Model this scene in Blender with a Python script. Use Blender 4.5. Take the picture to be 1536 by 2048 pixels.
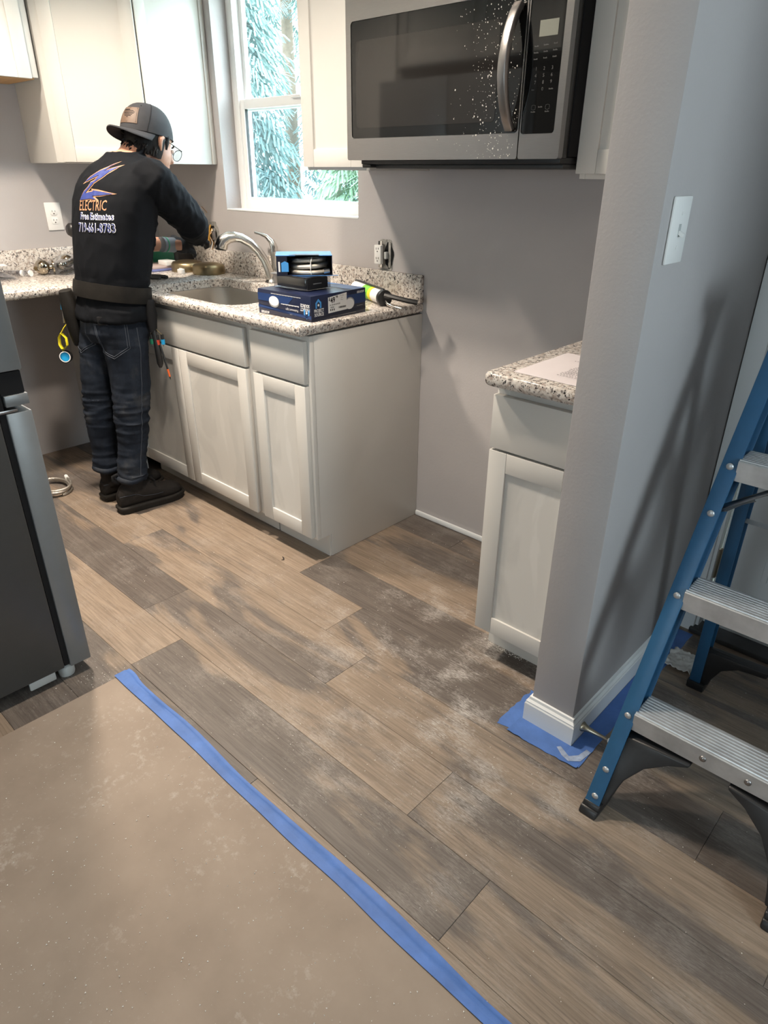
import bpy, bmesh, math, random
from mathutils import Vector, Matrix, noise
from mathutils.bvhtree import BVHTree

random.seed(7)
for _o in list(bpy.data.objects):
    bpy.data.objects.remove(_o)
SC = bpy.context.scene
COL = SC.collection
PI = math.pi

# ---------------------------------------------------------------- camera
CAM_POS = Vector((1.7193, -2.0614, 1.3657))
F_PX, YAW, PITCH, ROLL = 1342.83, -0.7489, 0.4692, 0.0075
_f = Vector((math.sin(YAW) * math.cos(PITCH), math.cos(YAW) * math.cos(PITCH), -math.sin(PITCH)))
_r = Vector((math.cos(YAW), -math.sin(YAW), 0))
_u = _r.cross(_f)
_r2 = _r * math.cos(ROLL) + _u * math.sin(ROLL)
_u2 = _u * math.cos(ROLL) - _r * math.sin(ROLL)
cam_data = bpy.data.cameras.new('camera')
cam_data.sensor_fit = 'VERTICAL'
cam_data.sensor_height = 24.0
cam_data.lens = 24.0 * F_PX / 2048.0
cam_data.clip_start = 0.02
cam = bpy.data.objects.new('camera', cam_data)
COL.objects.link(cam)
cam.matrix_world = Matrix(((_r2.x, _u2.x, -_f.x, CAM_POS.x), (_r2.y, _u2.y, -_f.y, CAM_POS.y),
                           (_r2.z, _u2.z, -_f.z, CAM_POS.z), (0, 0, 0, 1)))
SC.camera = cam

# ---------------------------------------------------------------- world, lights, exposure
SC.view_settings.view_transform = 'Standard'
SC.view_settings.look = 'None'
SC.view_settings.gamma = 1.0
SC.view_settings.exposure = -0.18
SC.view_settings.use_curve_mapping = False
world = bpy.data.worlds.new('sky')
SC.world = world
world.use_nodes = True
_bg = world.node_tree.nodes['Background']
_bg.inputs[0].default_value = (0.80, 0.93, 1.0, 1)     # bright overcast sky
_bg.inputs[1].default_value = 19.0
ROOM_H = 2.44


def area_light(name, loc, direction, sx, sy, power, color, portal=False, shape='RECTANGLE', spread=PI):
    d = bpy.data.lights.new(name, 'AREA')
    d.shape = shape
    d.size = sx
    d.size_y = sy
    d.energy = power
    d.color = color
    d.spread = spread
    if portal:
        d.cycles.is_portal = True
    o = bpy.data.objects.new(name, d)
    COL.objects.link(o)
    o.location = loc
    o.rotation_euler = Vector(direction).to_track_quat('-Z', 'Y').to_euler()
    return o


# daylight enters through the kitchen window, the side window and the living-room window behind the camera
area_light('kitchen_window_portal', (-0.79, 0.16, 1.65), (0, -1, 0), 0.86, 0.9, 1, (1, 1, 1), portal=True)
area_light('side_window_portal', (3.66, -1.22, 1.45), (-1, 0, 0), 0.9, 1.2, 1, (1, 1, 1), portal=True)
area_light('living_window_portal', (1.45, -5.06, 1.35), (0, 1, 0), 0.9, 1.0, 1, (1, 1, 1), portal=True)
LAMP_SPOTS = [(-0.93, -1.08, 40.0), (0.12, -1.06, 27.0), (-0.3, -3.6, 9.0), (2.3, -3.4, 8.0)]   # x, y, watts of the ceiling lamps
LAMP_COLOR = (1.0, 0.86, 0.71)

# ---------------------------------------------------------------- helpers
LOC = {}


def setprops(o, label=None, cat=None, group=None, kind=None):
    if label:
        o['label'] = label
    if cat:
        o['category'] = cat
    if group:
        o['group'] = group
    if kind:
        o['kind'] = kind
    return o


def attach(o, base, parent):
    o.location = base
    LOC[o] = Vector(base)
    if parent is not None:
        o.parent = parent
        o.matrix_parent_inverse = Matrix.Translation(-LOC[parent])


def thing(name, loc, label=None, cat=None, group=None, kind=None):
    o = bpy.data.objects.new(name, None)
    o.empty_display_size = 0.05
    COL.objects.link(o)
    attach(o, Vector(loc), None)
    return setprops(o, label, cat, group, kind)


def frame(O, U, N, up=(0, 0, 1)):
    """local (u, v, w) -> world; u along U, v along up, w along N"""
    U, N, V = Vector(U).normalized(), Vector(N).normalized(), Vector(up).normalized()
    return Matrix(((U.x, V.x, N.x, O[0]), (U.y, V.y, N.y, O[1]), (U.z, V.z, N.z, O[2]), (0, 0, 0, 1)))


class MB:
    def __init__(self):
        self.v, self.f = [], []

    def add(self, vs, fs):
        n = len(self.v)
        self.v += [Vector(p) for p in vs]
        self.f += [tuple(i + n for i in q) for q in fs]
        return self

    def box(self, lo, hi, M=None):
        x0, y0, z0 = lo
        x1, y1, z1 = hi
        vs = [Vector(p) for p in ((x0, y0, z0), (x1, y0, z0), (x1, y1, z0), (x0, y1, z0), (x0, y0, z1), (x1, y0, z1), (x1, y1, z1), (x0, y1, z1))]
        if M is not None:
            vs = [M @ p for p in vs]
        return self.add(vs, [(0, 3, 2, 1), (4, 5, 6, 7), (0, 1, 5, 4), (1, 2, 6, 5), (2, 3, 7, 6), (3, 0, 4, 7)])

    def prism(self, poly, w0, w1, M=None):
        """poly of (u, v) extruded from w0 to w1 in the frame M (default: xy plane, z up)"""
        n = len(poly)
        vs = [Vector((a, b, w0)) for a, b in poly] + [Vector((a, b, w1)) for a, b in poly]
        if M is not None:
            vs = [M @ p for p in vs]
        fs = [tuple(reversed(range(n))), tuple(range(n, 2 * n))] + [(i, (i + 1) % n, n + (i + 1) % n, n + i) for i in range(n)]
        return self.add(vs, fs)

    def rings(self, rs, cap=True, closed=False):
        n = len(rs[0])
        vs = [p for r in rs for p in r]
        fs = []
        m = len(rs)
        for i in range(m - 1 + (1 if closed else 0)):
            a, b = i * n, ((i + 1) % m) * n
            for j in range(n):
                k = (j + 1) % n
                fs.append((a + j, a + k, b + k, b + j))
        if cap and not closed:
            fs.append(tuple(reversed(range(n))))
            fs.append(tuple(range((m - 1) * n, m * n)))
        return self.add(vs, fs)

    def tube(self, pts, r, n=10, cap=True, closed=False, flat=1.0, up=None):
        pts = [Vector(p) for p in pts]
        m = len(pts)
        rad = r if isinstance(r, (list, tuple)) else [r] * m
        rs = []
        ref = Vector(up) if up else None
        for i, p in enumerate(pts):
            if closed:
                d = pts[(i + 1) % m] - pts[i - 1]
            else:
                d = pts[min(i + 1, m - 1)] - pts[max(i - 1, 0)]
            d.normalize()
            if ref is None:
                ref = Vector((0, 0, 1)) if abs(d.z) < 0.9 else Vector((1, 0, 0))
            s = d.cross(ref)
            if s.length < 1e-6:
                s = d.cross(Vector((0.3, 1, 0.2)))
            s.normalize()
            t = s.cross(d).normalized()
            if up is None:
                ref = t
            rs.append([p + s * (rad[i] * math.cos(2 * PI * k / n)) + t * (rad[i] * flat * math.sin(2 * PI * k / n)) for k in range(n)])
        return self.rings(rs, cap, closed)

    def cyl(self, p0, p1, r0, r1=None, n=16):
        return self.tube([p0, p1], [r0, r0 if r1 is None else r1], n)

    def lathe(self, O, prof, n=24, axis=(0, 0, 1)):
        A = Vector(axis).normalized()
        S = A.cross(Vector((0, 0, 1)) if abs(A.z) < 0.9 else Vector((1, 0, 0))).normalized()
        T = A.cross(S)
        O = Vector(O)
        rs = [[O + A * h + (S * math.cos(2 * PI * k / n) + T * math.sin(2 * PI * k / n)) * max(r, 1e-4) for k in range(n)] for r, h in prof]
        return self.rings(rs, True)

    def ball(self, c, r, n=16, m=10, M=None):
        rx, ry, rz = r if isinstance(r, (tuple, list)) else (r, r, r)
        rs = []
        for i in range(m + 1):
            a = PI * (i + 0.02) / (m + 0.04) - PI / 2
            ring = [Vector((rx * math.cos(a) * math.cos(2 * PI * k / n), ry * math.cos(a) * math.sin(2 * PI * k / n), rz * math.sin(a))) for k in range(n)]
            rs.append([(M @ q if M is not None else q + Vector(c)) for q in ring])
        return self.rings(rs, True)

    def mesh(self, name):
        me = bpy.data.meshes.new(name)
        me.from_pydata([tuple(p) for p in self.v], [], self.f)
        bm = bmesh.new()
        bm.from_mesh(me)
        bmesh.ops.recalc_face_normals(bm, faces=bm.faces)
        bm.to_mesh(me)
        bm.free()
        return me

    def build(self, name, mat, parent=None, bevel=0.0, seg=2, smooth=False, base=None, **props):
        me = self.mesh(name)
        return finish(me, name, mat, parent, bevel, seg, smooth, base, **props)


def finish(me, name, mat, parent=None, bevel=0.0, seg=2, smooth=False, base=None, **props):
    if bevel > 0:
        bm = bmesh.new()
        bm.from_mesh(me)
        es = [e for e in bm.edges if len(e.link_faces) == 2 and e.calc_face_angle(0) > 0.5]
        bmesh.ops.bevel(bm, geom=es, offset=bevel, segments=seg, profile=0.5, affect='EDGES', clamp_overlap=True)
        bm.to_mesh(me)
        bm.free()
    if base is None:
        xs = [v.co for v in me.vertices]
        lo = Vector((min(p.x for p in xs), min(p.y for p in xs), min(p.z for p in xs)))
        hi = Vector((max(p.x for p in xs), max(p.y for p in xs), max(p.z for p in xs)))
        base = Vector(((lo.x + hi.x) / 2, (lo.y + hi.y) / 2, lo.z))
    me.transform(Matrix.Translation(-Vector(base)))
    if mat is not None:
        me.materials.append(mat)
    if smooth or bevel > 0:
        for q in me.polygons:
            q.use_smooth = True
        me.set_sharp_from_angle(angle=math.radians(60 if smooth is True else 40))
    me.update()
    o = bpy.data.objects.new(name, me)
    COL.objects.link(o)
    attach(o, Vector(base), parent)
    return setprops(o, **props)


def remeshed(mb, voxel, smooth_iter=4):
    """union of overlapping closed shapes as one continuous surface"""
    me = mb.mesh('tmp')
    o = bpy.data.objects.new('tmp', me)
    COL.objects.link(o)
    m = o.modifiers.new('r', 'REMESH')
    m.mode = 'VOXEL'
    m.voxel_size = voxel
    m.adaptivity = 0
    if smooth_iter:
        s = o.modifiers.new('s', 'SMOOTH')
        s.iterations = smooth_iter
        s.factor = 0.5
    dg = bpy.context.evaluated_depsgraph_get()
    out = bpy.data.meshes.new_from_object(o.evaluated_get(dg))
    bpy.data.objects.remove(o)
    bpy.data.meshes.remove(me)
    return out


def copy_tree(o, delta, parent=None):
    c = o.copy()
    COL.objects.link(c)
    LOC[c] = LOC[o] + Vector(delta)
    c.location = LOC[c]
    if parent is not None:
        c.parent = parent
        c.matrix_parent_inverse = Matrix.Translation(-LOC[parent])
    for ch in [q for q in bpy.data.objects if q.parent == o]:
        copy_tree(ch, delta, c)
    return c


def text_mesh(s, size, offset=0.0, align='CENTER', width=1.0):
    cu = bpy.data.curves.new('t', 'FONT')
    cu.body = s
    cu.size = size
    cu.align_x = align
    cu.offset = offset
    cu.resolution_u = 2
    cu.space_character = 1.06
    o = bpy.data.objects.new('t', cu)
    COL.objects.link(o)
    dg = bpy.context.evaluated_depsgraph_get()
    dg.update()
    me = bpy.data.meshes.new_from_object(o.evaluated_get(dg))
    bpy.data.objects.remove(o)
    bpy.data.curves.remove(cu)
    for v in me.vertices:
        v.co.x *= width
    return me


def flat_text(s, size, M, name, mat, parent, offset=0.0, align='CENTER', width=1.0):
    """lettering printed on a surface; M maps text xy to the surface"""
    me = text_mesh(s, size, offset, align, width)
    me.materials.clear()
    me.transform(M)
    return finish(me, name, mat, parent)


# ---------------------------------------------------------------- materials
def new_mat(name):
    m = bpy.data.materials.new(name)
    m.use_nodes = True
    return m, m.node_tree, m.node_tree.nodes['Principled BSDF']


def N(nt, typ, **kw):
    n = nt.nodes.new(typ)
    for k, v in kw.items():
        setattr(n, k, v)
    return n


def ramp(nt, stops, interp='LINEAR'):
    n = nt.nodes.new('ShaderNodeValToRGB')
    n.color_ramp.interpolation = interp
    el = n.color_ramp.elements
    while len(el) < len(stops):
        el.new(0.5)
    for e, (p, c) in zip(el, stops):
        e.position = p
        e.color = (c[0], c[1], c[2], 1) if len(c) == 3 else c
    return n


def noise_node(nt, vec, scale, detail=3.0, rough=0.55, mapping=None, distortion=0.0):
    if mapping is not None:
        mp = N(nt, 'ShaderNodeMapping')
        mp.inputs['Scale'].default_value = mapping
        nt.links.new(vec, mp.inputs['Vector'])
        vec = mp.outputs[0]
    n = N(nt, 'ShaderNodeTexNoise')
    n.inputs['Scale'].default_value = scale
    n.inputs['Detail'].default_value = detail
    n.inputs['Roughness'].default_value = rough
    n.inputs['Distortion'].default_value = distortion
    nt.links.new(vec, n.inputs['Vector'])
    return n


def mix(nt, fac, a, b, typ='MIX'):
    n = N(nt, 'ShaderNodeMix', data_type='RGBA', blend_type=typ)
    for s, val in ((n.inputs[0], fac), (n.inputs[6], a), (n.inputs[7], b)):
        if hasattr(val, 'is_linked') or hasattr(val, 'links'):
            nt.links.new(val, s)
        else:
            s.default_value = val if not isinstance(val, tuple) or len(val) == 4 else (*val, 1)
    return n.outputs[2]


def mathn(nt, op, a, b=None, clamp=False):
    n = N(nt, 'ShaderNodeMath', operation=op, use_clamp=clamp)
    for s, val in ((n.inputs[0], a), (n.inputs[1], b)):
        if val is None:
            continue
        if hasattr(val, 'links'):
            nt.links.new(val, s)
        else:
            s.default_value = val
    return n.outputs[0]


def simple(name, col, rough=0.5, metal=0.0, var=0.0, vscale=20.0, bump=0.0, bscale=200.0, mapping=None, spec=None, coat=0.0, aniso=None):
    m, nt, b = new_mat(name)
    b.inputs['Roughness'].default_value = rough
    b.inputs['Metallic'].default_value = metal
    if spec is not None:
        b.inputs['Specular IOR Level'].default_value = spec
    if coat:
        b.inputs['Coat Weight'].default_value = coat
        b.inputs['Coat Roughness'].default_value = 0.08
    tc = N(nt, 'ShaderNodeTexCoord')
    if var > 0:
        n = noise_node(nt, tc.outputs['Object'], vscale, 4, 0.6, mapping)
        d = tuple(max(0, c * (1 - var)) for c in col)
        l = tuple(min(1, c * (1 + var)) for c in col)
        r = ramp(nt, [(0.3, d), (0.7, l)])
        nt.links.new(n.outputs[0], r.inputs[0])
        nt.links.new(r.outputs[0], b.inputs['Base Color'])
    else:
        b.inputs['Base Color'].default_value = (*col, 1)
    if bump > 0:
        n = noise_node(nt, tc.outputs['Object'], bscale, 2, 0.5, mapping)
        bp = N(nt, 'ShaderNodeBump')
        bp.inputs['Strength'].default_value = bump
        bp.inputs['Distance'].default_value = 0.002
        nt.links.new(n.outputs[0], bp.inputs['Height'])
        nt.links.new(bp.outputs[0], b.inputs['Normal'])
    return m


WALL = simple('grey_wall_paint', (0.42, 0.398, 0.398), 0.62, var=0.03, vscale=3, bump=0.22, bscale=130)
CEIL = simple('ceiling_white', (0.80, 0.79, 0.77), 0.9, bump=0.2, bscale=90)
TRIM = simple('white_trim_paint', (0.74, 0.76, 0.77), 0.35)
CAB = simple('white_cabinet_paint', (0.60, 0.585, 0.555), 0.38, var=0.015, vscale=4, bump=0.04, bscale=60)
CABIN = simple('cabinet_raw_plywood', (0.50, 0.30, 0.13), 0.6, var=0.15, vscale=8, mapping=(1, 12, 1))
PANELWOOD = simple('fibreboard_edge', (0.42, 0.27, 0.17), 0.7, var=0.1)
VINYL = simple('white_vinyl', (0.86, 0.86, 0.86), 0.3)
STEEL = simple('stainless_steel', (0.33, 0.315, 0.31), 0.33, 1.0, var=0.05, vscale=40, bump=0.05, bscale=60, mapping=(1, 1, 60))
STEELDK = simple('grey_painted_steel', (0.21, 0.222, 0.23), 0.40, 0.4, var=0.03)
SINKSTEEL = simple('brushed_sink_steel', (0.60, 0.57, 0.53), 0.30, 1.0, bump=0.08, bscale=40, mapping=(1, 60, 60))
NICKEL = simple('brushed_nickel', (0.62, 0.60, 0.57), 0.22, 1.0)
SATIN = simple('satin_nickel_dark', (0.40, 0.36, 0.28), 0.30, 1.0)
BRASS = simple('antique_brass', (0.33, 0.265, 0.16), 0.36, 1.0, var=0.08, vscale=15)
KNOBM = simple('polished_nickel_knob', (0.42, 0.37, 0.29), 0.14, 1.0)
BLKGLASS = simple('black_glass', (0.006, 0.006, 0.006), 0.04, 0.0, spec=0.4)
SMOKE = simple('smoked_glass_window', (0.016, 0.0145, 0.0135), 0.05, 0.0, spec=0.4)
BLK = simple('black_plastic', (0.014, 0.014, 0.015), 0.4, var=0.2, vscale=30)
BLKMATTE = simple('matte_black', (0.010, 0.010, 0.011), 0.75, spec=0.18)
DKGREY = simple('dark_grey_steel', (0.032, 0.032, 0.032), 0.45, var=0.08, bump=0.15, bscale=300)
FRIDGE = simple('charcoal_fridge_side', (0.050, 0.051, 0.051), 0.42, var=0.04, bump=0.1, bscale=400)
WHITEPL = simple('white_plastic', (0.80, 0.80, 0.79), 0.35)
GREYPL = simple('grey_plastic', (0.42, 0.44, 0.44), 0.5)
BLUE = simple('blue_fibreglass', (0.018, 0.095, 0.205), 0.42, var=0.16, vscale=9, bump=0.12, bscale=120, mapping=(1, 1, 0.4))
ALU = simple('worn_aluminium', (0.55, 0.56, 0.57), 0.42, 0.75, var=0.18, vscale=14)
TAPE = simple('blue_painters_tape', (0.062, 0.145, 0.40), 0.62, var=0.16, vscale=14, bump=0.3, bscale=120)
GOLDINK = simple('copper_print', (0.34, 0.175, 0.095), 0.6, var=0.08, vscale=60)
BLUEINK = simple('blue_print', (0.014, 0.027, 0.150), 0.6, var=0.15, vscale=60)
WHITEINK = simple('white_print', (0.78, 0.78, 0.78), 0.6)
GREENINK = simple('green_print', (0.16, 0.45, 0.04), 0.6)
CYANINK = simple('light_blue_print', (0.06, 0.30, 0.70), 0.6)
BLACKINK = simple('black_ink', (0.01, 0.01, 0.01), 0.7)
DIMINK = simple('dim_key_print', (0.10, 0.10, 0.10), 0.6)
GREYINK = simple('grey_print', (0.30, 0.30, 0.30), 0.6)
PAPERW = simple('white_paper', (0.62, 0.58, 0.60), 0.8, var=0.03, vscale=10)
NAVY = simple('navy_carton', (0.008, 0.013, 0.040), 0.35, var=0.2, vscale=6)
NAVYBLK = simple('black_navy_carton', (0.010, 0.013, 0.030), 0.35)
ROYAL = simple('royal_blue_carton', (0.008, 0.036, 0.140), 0.35)
SKYC = simple('sky_blue_carton', (0.04, 0.16, 0.42), 0.4)
SKIN = simple('skin', (0.40, 0.205, 0.135), 0.5, var=0.06, vscale=30, bump=0.05, bscale=150)
HAIR = simple('black_hair', (0.008, 0.007, 0.007), 0.45, var=0.3, vscale=60, bump=0.6, bscale=120, mapping=(1, 1, 0.2), spec=0.18)
SHIRT = simple('black_cotton', (0.0042, 0.0050, 0.0068), 0.85, var=0.12, vscale=12, bump=0.12, bscale=400, spec=0.10)
CAPM = simple('charcoal_cap_cotton', (0.030, 0.031, 0.035), 0.75, var=0.1, vscale=30, bump=0.2, bscale=500, spec=0.18)
LEATHER = simple('tan_leather_patch', (0.075, 0.042, 0.024), 0.6, var=0.1, vscale=40)
BELT = simple('black_leather_belt', (0.013, 0.0118, 0.0105), 0.55, var=0.3, vscale=12, bump=0.2, bscale=100, spec=0.10)
BOOT = simple('black_nubuck', (0.016, 0.014, 0.013), 0.75, var=0.25, vscale=15, bump=0.2, bscale=200, spec=0.18)
SOLE = simple('boot_rubber', (0.020, 0.018, 0.016), 0.6, var=0.2, spec=0.18)
GLOVE = simple('black_coated_glove', (0.014, 0.015, 0.017), 0.6, var=0.15, bump=0.2, bscale=200, spec=0.18)
GLOVEKNIT = simple('grey_glove_knit', (0.17, 0.185, 0.21), 0.8, bump=0.4, bscale=300)
GREENBAND = simple('green_glove_band', (0.02, 0.26, 0.12), 0.7)
YELLOW = simple('yellow_webbing', (0.72, 0.60, 0.02), 0.55, var=0.08)
TEAL = simple('teal_tool_plastic', (0.01, 0.13, 0.15), 0.45)
REDPL = simple('red_plastic', (0.55, 0.05, 0.02), 0.4)
BLUEPL = simple('bright_blue_plastic', (0.01, 0.30, 0.62), 0.4)
DKGREEN = simple('dark_green_plastic', (0.01, 0.16, 0.09), 0.4)
ORANGE = simple('orange_plastic', (0.75, 0.14, 0.03), 0.4)
BRAID = simple('braided_steel_hose', (0.62, 0.58, 0.52), 0.35, 0.9, bump=0.8, bscale=500)
RAG = simple('white_rag', (0.62, 0.62, 0.60), 0.9, var=0.08, vscale=30)
CHALK = simple('drywall_crumb', (0.78, 0.75, 0.70), 0.9)
LCD = simple('grey_green_display', (0.27, 0.275, 0.235), 0.25)
LEAD = simple('galvanised_box', (0.36, 0.35, 0.33), 0.5, 0.5, var=0.45, vscale=60)
COPPER = simple('copper_wire', (0.62, 0.33, 0.10), 0.4, 0.9)
YELLOWWIRE = simple('yellow_cable_jacket', (0.55, 0.30, 0.05), 0.5)


def make_clear(name, tint, gloss, rough):
    m, nt, b = new_mat(name)
    out = nt.nodes['Material Output']
    tr = N(nt, 'ShaderNodeBsdfTransparent')
    tr.inputs[0].default_value = (*tint, 1)
    gl = N(nt, 'ShaderNodeBsdfGlossy')
    gl.inputs['Roughness'].default_value = rough
    lw = N(nt, 'ShaderNodeLayerWeight')
    lw.inputs[0].default_value = 0.5
    fr5 = mathn(nt, 'POWER', lw.outputs['Facing'], 4.0)
    fr1 = mathn(nt, 'ADD', mathn(nt, 'MULTIPLY', fr5, 0.9), 0.045)
    mx = N(nt, 'ShaderNodeMixShader')
    f2 = mathn(nt, 'MULTIPLY', fr1, gloss, True)
    nt.links.new(f2, mx.inputs[0])
    nt.links.new(tr.outputs[0], mx.inputs[1])
    nt.links.new(gl.outputs[0], mx.inputs[2])
    nt.links.new(mx.outputs[0], out.inputs[0])
    return m


PANE = make_clear('window_glass', (0.97, 0.99, 0.99), 1.0, 0.02)
CLEARPL = make_clear('clear_plastic', (0.76, 0.77, 0.80), 3.0, 0.15)
SCREEN = make_clear('insect_screen_mesh', (0.78, 0.81, 0.83), 0.5, 0.4)
LENS = make_clear('spectacle_lens', (0.93, 0.94, 0.95), 0.4, 0.02)


def granite():
    m, nt, b = new_mat('speckled_granite')
    tc = N(nt, 'ShaderNodeTexCoord')
    v = N(nt, 'ShaderNodeNewGeometry').outputs['Position']
    n1 = noise_node(nt, v, 85, 3, 0.6)
    r1 = ramp(nt, [(0.34, (0.34, 0.28, 0.245)), (0.45, (0.50, 0.455, 0.415)), (0.58, (0.64, 0.605, 0.565))])
    nt.links.new(n1.outputs[0], r1.inputs[0])
    n2 = noise_node(nt, v, 95, 3, 0.6)
    r2 = ramp(nt, [(0.575, (0, 0, 0)), (0.61, (1, 1, 1))])
    nt.links.new(n2.outputs[0], r2.inputs[0])
    c = mix(nt, r2.outputs[0], r1.outputs[0], (0.16, 0.145, 0.14))
    n3 = noise_node(nt, v, 120, 2, 0.6)
    r3 = ramp(nt, [(0.62, (0, 0, 0)), (0.65, (1, 1, 1))])
    nt.links.new(n3.outputs[0], r3.inputs[0])
    c = mix(nt, r3.outputs[0], c, (0.018, 0.016, 0.017))
    nt.links.new(c, b.inputs['Base Color'])
    b.inputs['Roughness'].default_value = 0.22
    return m


GRANITE = granite()


def plank_material():
    """wood-look vinyl: tone and figure of each board come from its own object colour and random number"""
    m, nt, b = new_mat('wood_look_vinyl')
    tc = N(nt, 'ShaderNodeTexCoord')
    oi = N(nt, 'ShaderNodeObjectInfo')
    sep = N(nt, 'ShaderNodeSeparateColor')
    nt.links.new(oi.outputs['Color'], sep.inputs[0])
    off = mathn(nt, 'MULTIPLY', oi.outputs['Random'], 37.0)
    comb = N(nt, 'ShaderNodeCombineXYZ')
    for i in range(3):
        nt.links.new(off, comb.inputs[i])
    va = N(nt, 'ShaderNodeVectorMath', operation='ADD')
    nt.links.new(tc.outputs['Object'], va.inputs[0])
    nt.links.new(comb.outputs[0], va.inputs[1])
    v = va.outputs[0]
    # large blotches: warm tan against grey-brown, with ragged edges
    nb = noise_node(nt, v, 1.0, 5, 0.58, (1.25, 4.6, 1.0), 0.6)
    thr = mathn(nt, 'SUBTRACT', nb.outputs[0], mathn(nt, 'SUBTRACT', sep.outputs[0], 0.03))
    rb = ramp(nt, [(0.46, (0, 0, 0)), (0.535, (1, 1, 1))])
    nt.links.new(mathn(nt, 'ADD', thr, 0.5), rb.inputs[0])
    # fine grain
    ng = noise_node(nt, v, 1.0, 7, 0.68, (6, 150, 6), 0.25)
    ng2 = noise_node(nt, v, 1.0, 4, 0.6, (2.2, 26, 4), 1.2)
    tan = mix(nt, ng2.outputs[0], (0.158, 0.118, 0.086), (0.305, 0.238, 0.180))
    dark = mix(nt, ng2.outputs[0], (0.070, 0.057, 0.050), (0.168, 0.141, 0.122))
    c = mix(nt, rb.outputs[0], tan, dark)
    rg = ramp(nt, [(0.34, (0.66, 0.64, 0.63)), (0.55, (1.0, 1.0, 1.0)), (0.72, (1.16, 1.15, 1.14))])
    nt.links.new(ng.outputs[0], rg.inputs[0])
    c = mix(nt, 1.0, c, rg.outputs[0], 'MULTIPLY')
    # cathedral figure
    wv = N(nt, 'ShaderNodeTexWave', wave_type='RINGS', rings_direction='Z')
    mp = N(nt, 'ShaderNodeMapping')
    mp.inputs['Scale'].default_value = (1.3, 7.5, 1)
    nt.links.new(v, mp.inputs['Vector'])
    nt.links.new(mp.outputs[0], wv.inputs['Vector'])
    wv.inputs['Scale'].default_value = 5.0
    wv.inputs['Distortion'].default_value = 5.0
    wv.inputs['Detail'].default_value = 3
    wv.inputs['Detail Scale'].default_value = 1.2
    rw = ramp(nt, [(0.0, (0.74, 0.72, 0.71)), (0.16, (1, 1, 1))])
    nt.links.new(wv.outputs[0], rw.inputs[0])
    c = mix(nt, sep.outputs[2], c, mix(nt, 1.0, c, rw.outputs[0], 'MULTIPLY'))
    # board tone
    tone = N(nt, 'ShaderNodeMapRange')
    tone.inputs[3].default_value = 0.72
    tone.inputs[4].default_value = 1.22
    nt.links.new(sep.outputs[1], tone.inputs[0])
    hv = N(nt, 'ShaderNodeHueSaturation')
    nt.links.new(tone.outputs[0], hv.inputs['Value'])
    nt.links.new(c, hv.inputs['Color'])
    c = hv.outputs[0]
    # pale plaster dust rubbed into the floor where the work went on
    pos = N(nt, 'ShaderNodeNewGeometry').outputs['Position']
    d1 = N(nt, 'ShaderNodeVectorMath', operation='DISTANCE')
    nt.links.new(pos, d1.inputs[0])
    d1.inputs[1].default_value = (0.86, -0.72, 0)
    fall = N(nt, 'ShaderNodeMapRange')
    fall.inputs[1].default_value = 0.75
    fall.inputs[2].default_value = 0.12
    nt.links.new(d1.outputs['Value'], fall.inputs[0])
    s1 = noise_node(nt, pos, 1.0, 5, 0.7, (30, 210, 1), 2.5)
    s2 = noise_node(nt, pos, 7.0, 4, 0.6)
    sm = mathn(nt, 'MULTIPLY', s1.outputs[0], s2.outputs[0])
    rs = ramp(nt, [(0.25, (0, 0, 0)), (0.44, (1, 1, 1))])
    nt.links.new(sm, rs.inputs[0])
    base = mathn(nt, 'ADD', mathn(nt, 'MULTIPLY', fall.outputs[0], 0.85), 0.24)
    dust = mathn(nt, 'MULTIPLY', rs.outputs[0], base, True)
    c = mix(nt, dust, c, (0.46, 0.43, 0.40))
    nt.links.new(c, b.inputs['Base Color'])
    b.inputs['Roughness'].default_value = 0.5
    bp = N(nt, 'ShaderNodeBump')
    bp.inputs['Strength'].default_value = 0.16
    bp.inputs['Distance'].default_value = 0.002
    nt.links.new(ng.outputs[0], bp.inputs['Height'])
    nt.links.new(bp.outputs[0], b.inputs['Normal'])
    return m


PLANK = plank_material()


def kraft():
    m, nt, b = new_mat('tan_floor_paper')
    pos = N(nt, 'ShaderNodeTexCoord').outputs['Object']
    n1 = noise_node(nt, pos, 4, 5, 0.6)
    r1 = ramp(nt, [(0.3, (0.215, 0.168, 0.131)), (0.7, (0.285, 0.228, 0.182))])
    nt.links.new(n1.outputs[0], r1.inputs[0])
    n2 = noise_node(nt, pos, 55, 4, 0.7)
    n3 = noise_node(nt, pos, 3.0, 3, 0.6)
    r2 = ramp(nt, [(0.29, (0, 0, 0)), (0.42, (1, 1, 1))])
    nt.links.new(mathn(nt, 'MULTIPLY', n2.outputs[0], n3.outputs[0]), r2.inputs[0])
    c = mix(nt, mathn(nt, 'MULTIPLY', r2.outputs[0], 0.45), r1.outputs[0], (0.46, 0.42, 0.375))
    nt.links.new(c, b.inputs['Base Color'])
    b.inputs['Roughness'].default_value = 0.75
    bp = N(nt, 'ShaderNodeBump')
    bp.inputs['Strength'].default_value = 0.15
    bp.inputs['Distance'].default_value = 0.003
    nt.links.new(n1.outputs[0], bp.inputs['Height'])
    nt.links.new(bp.outputs[0], b.inputs['Normal'])
    return m


KRAFT = kraft()


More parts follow.
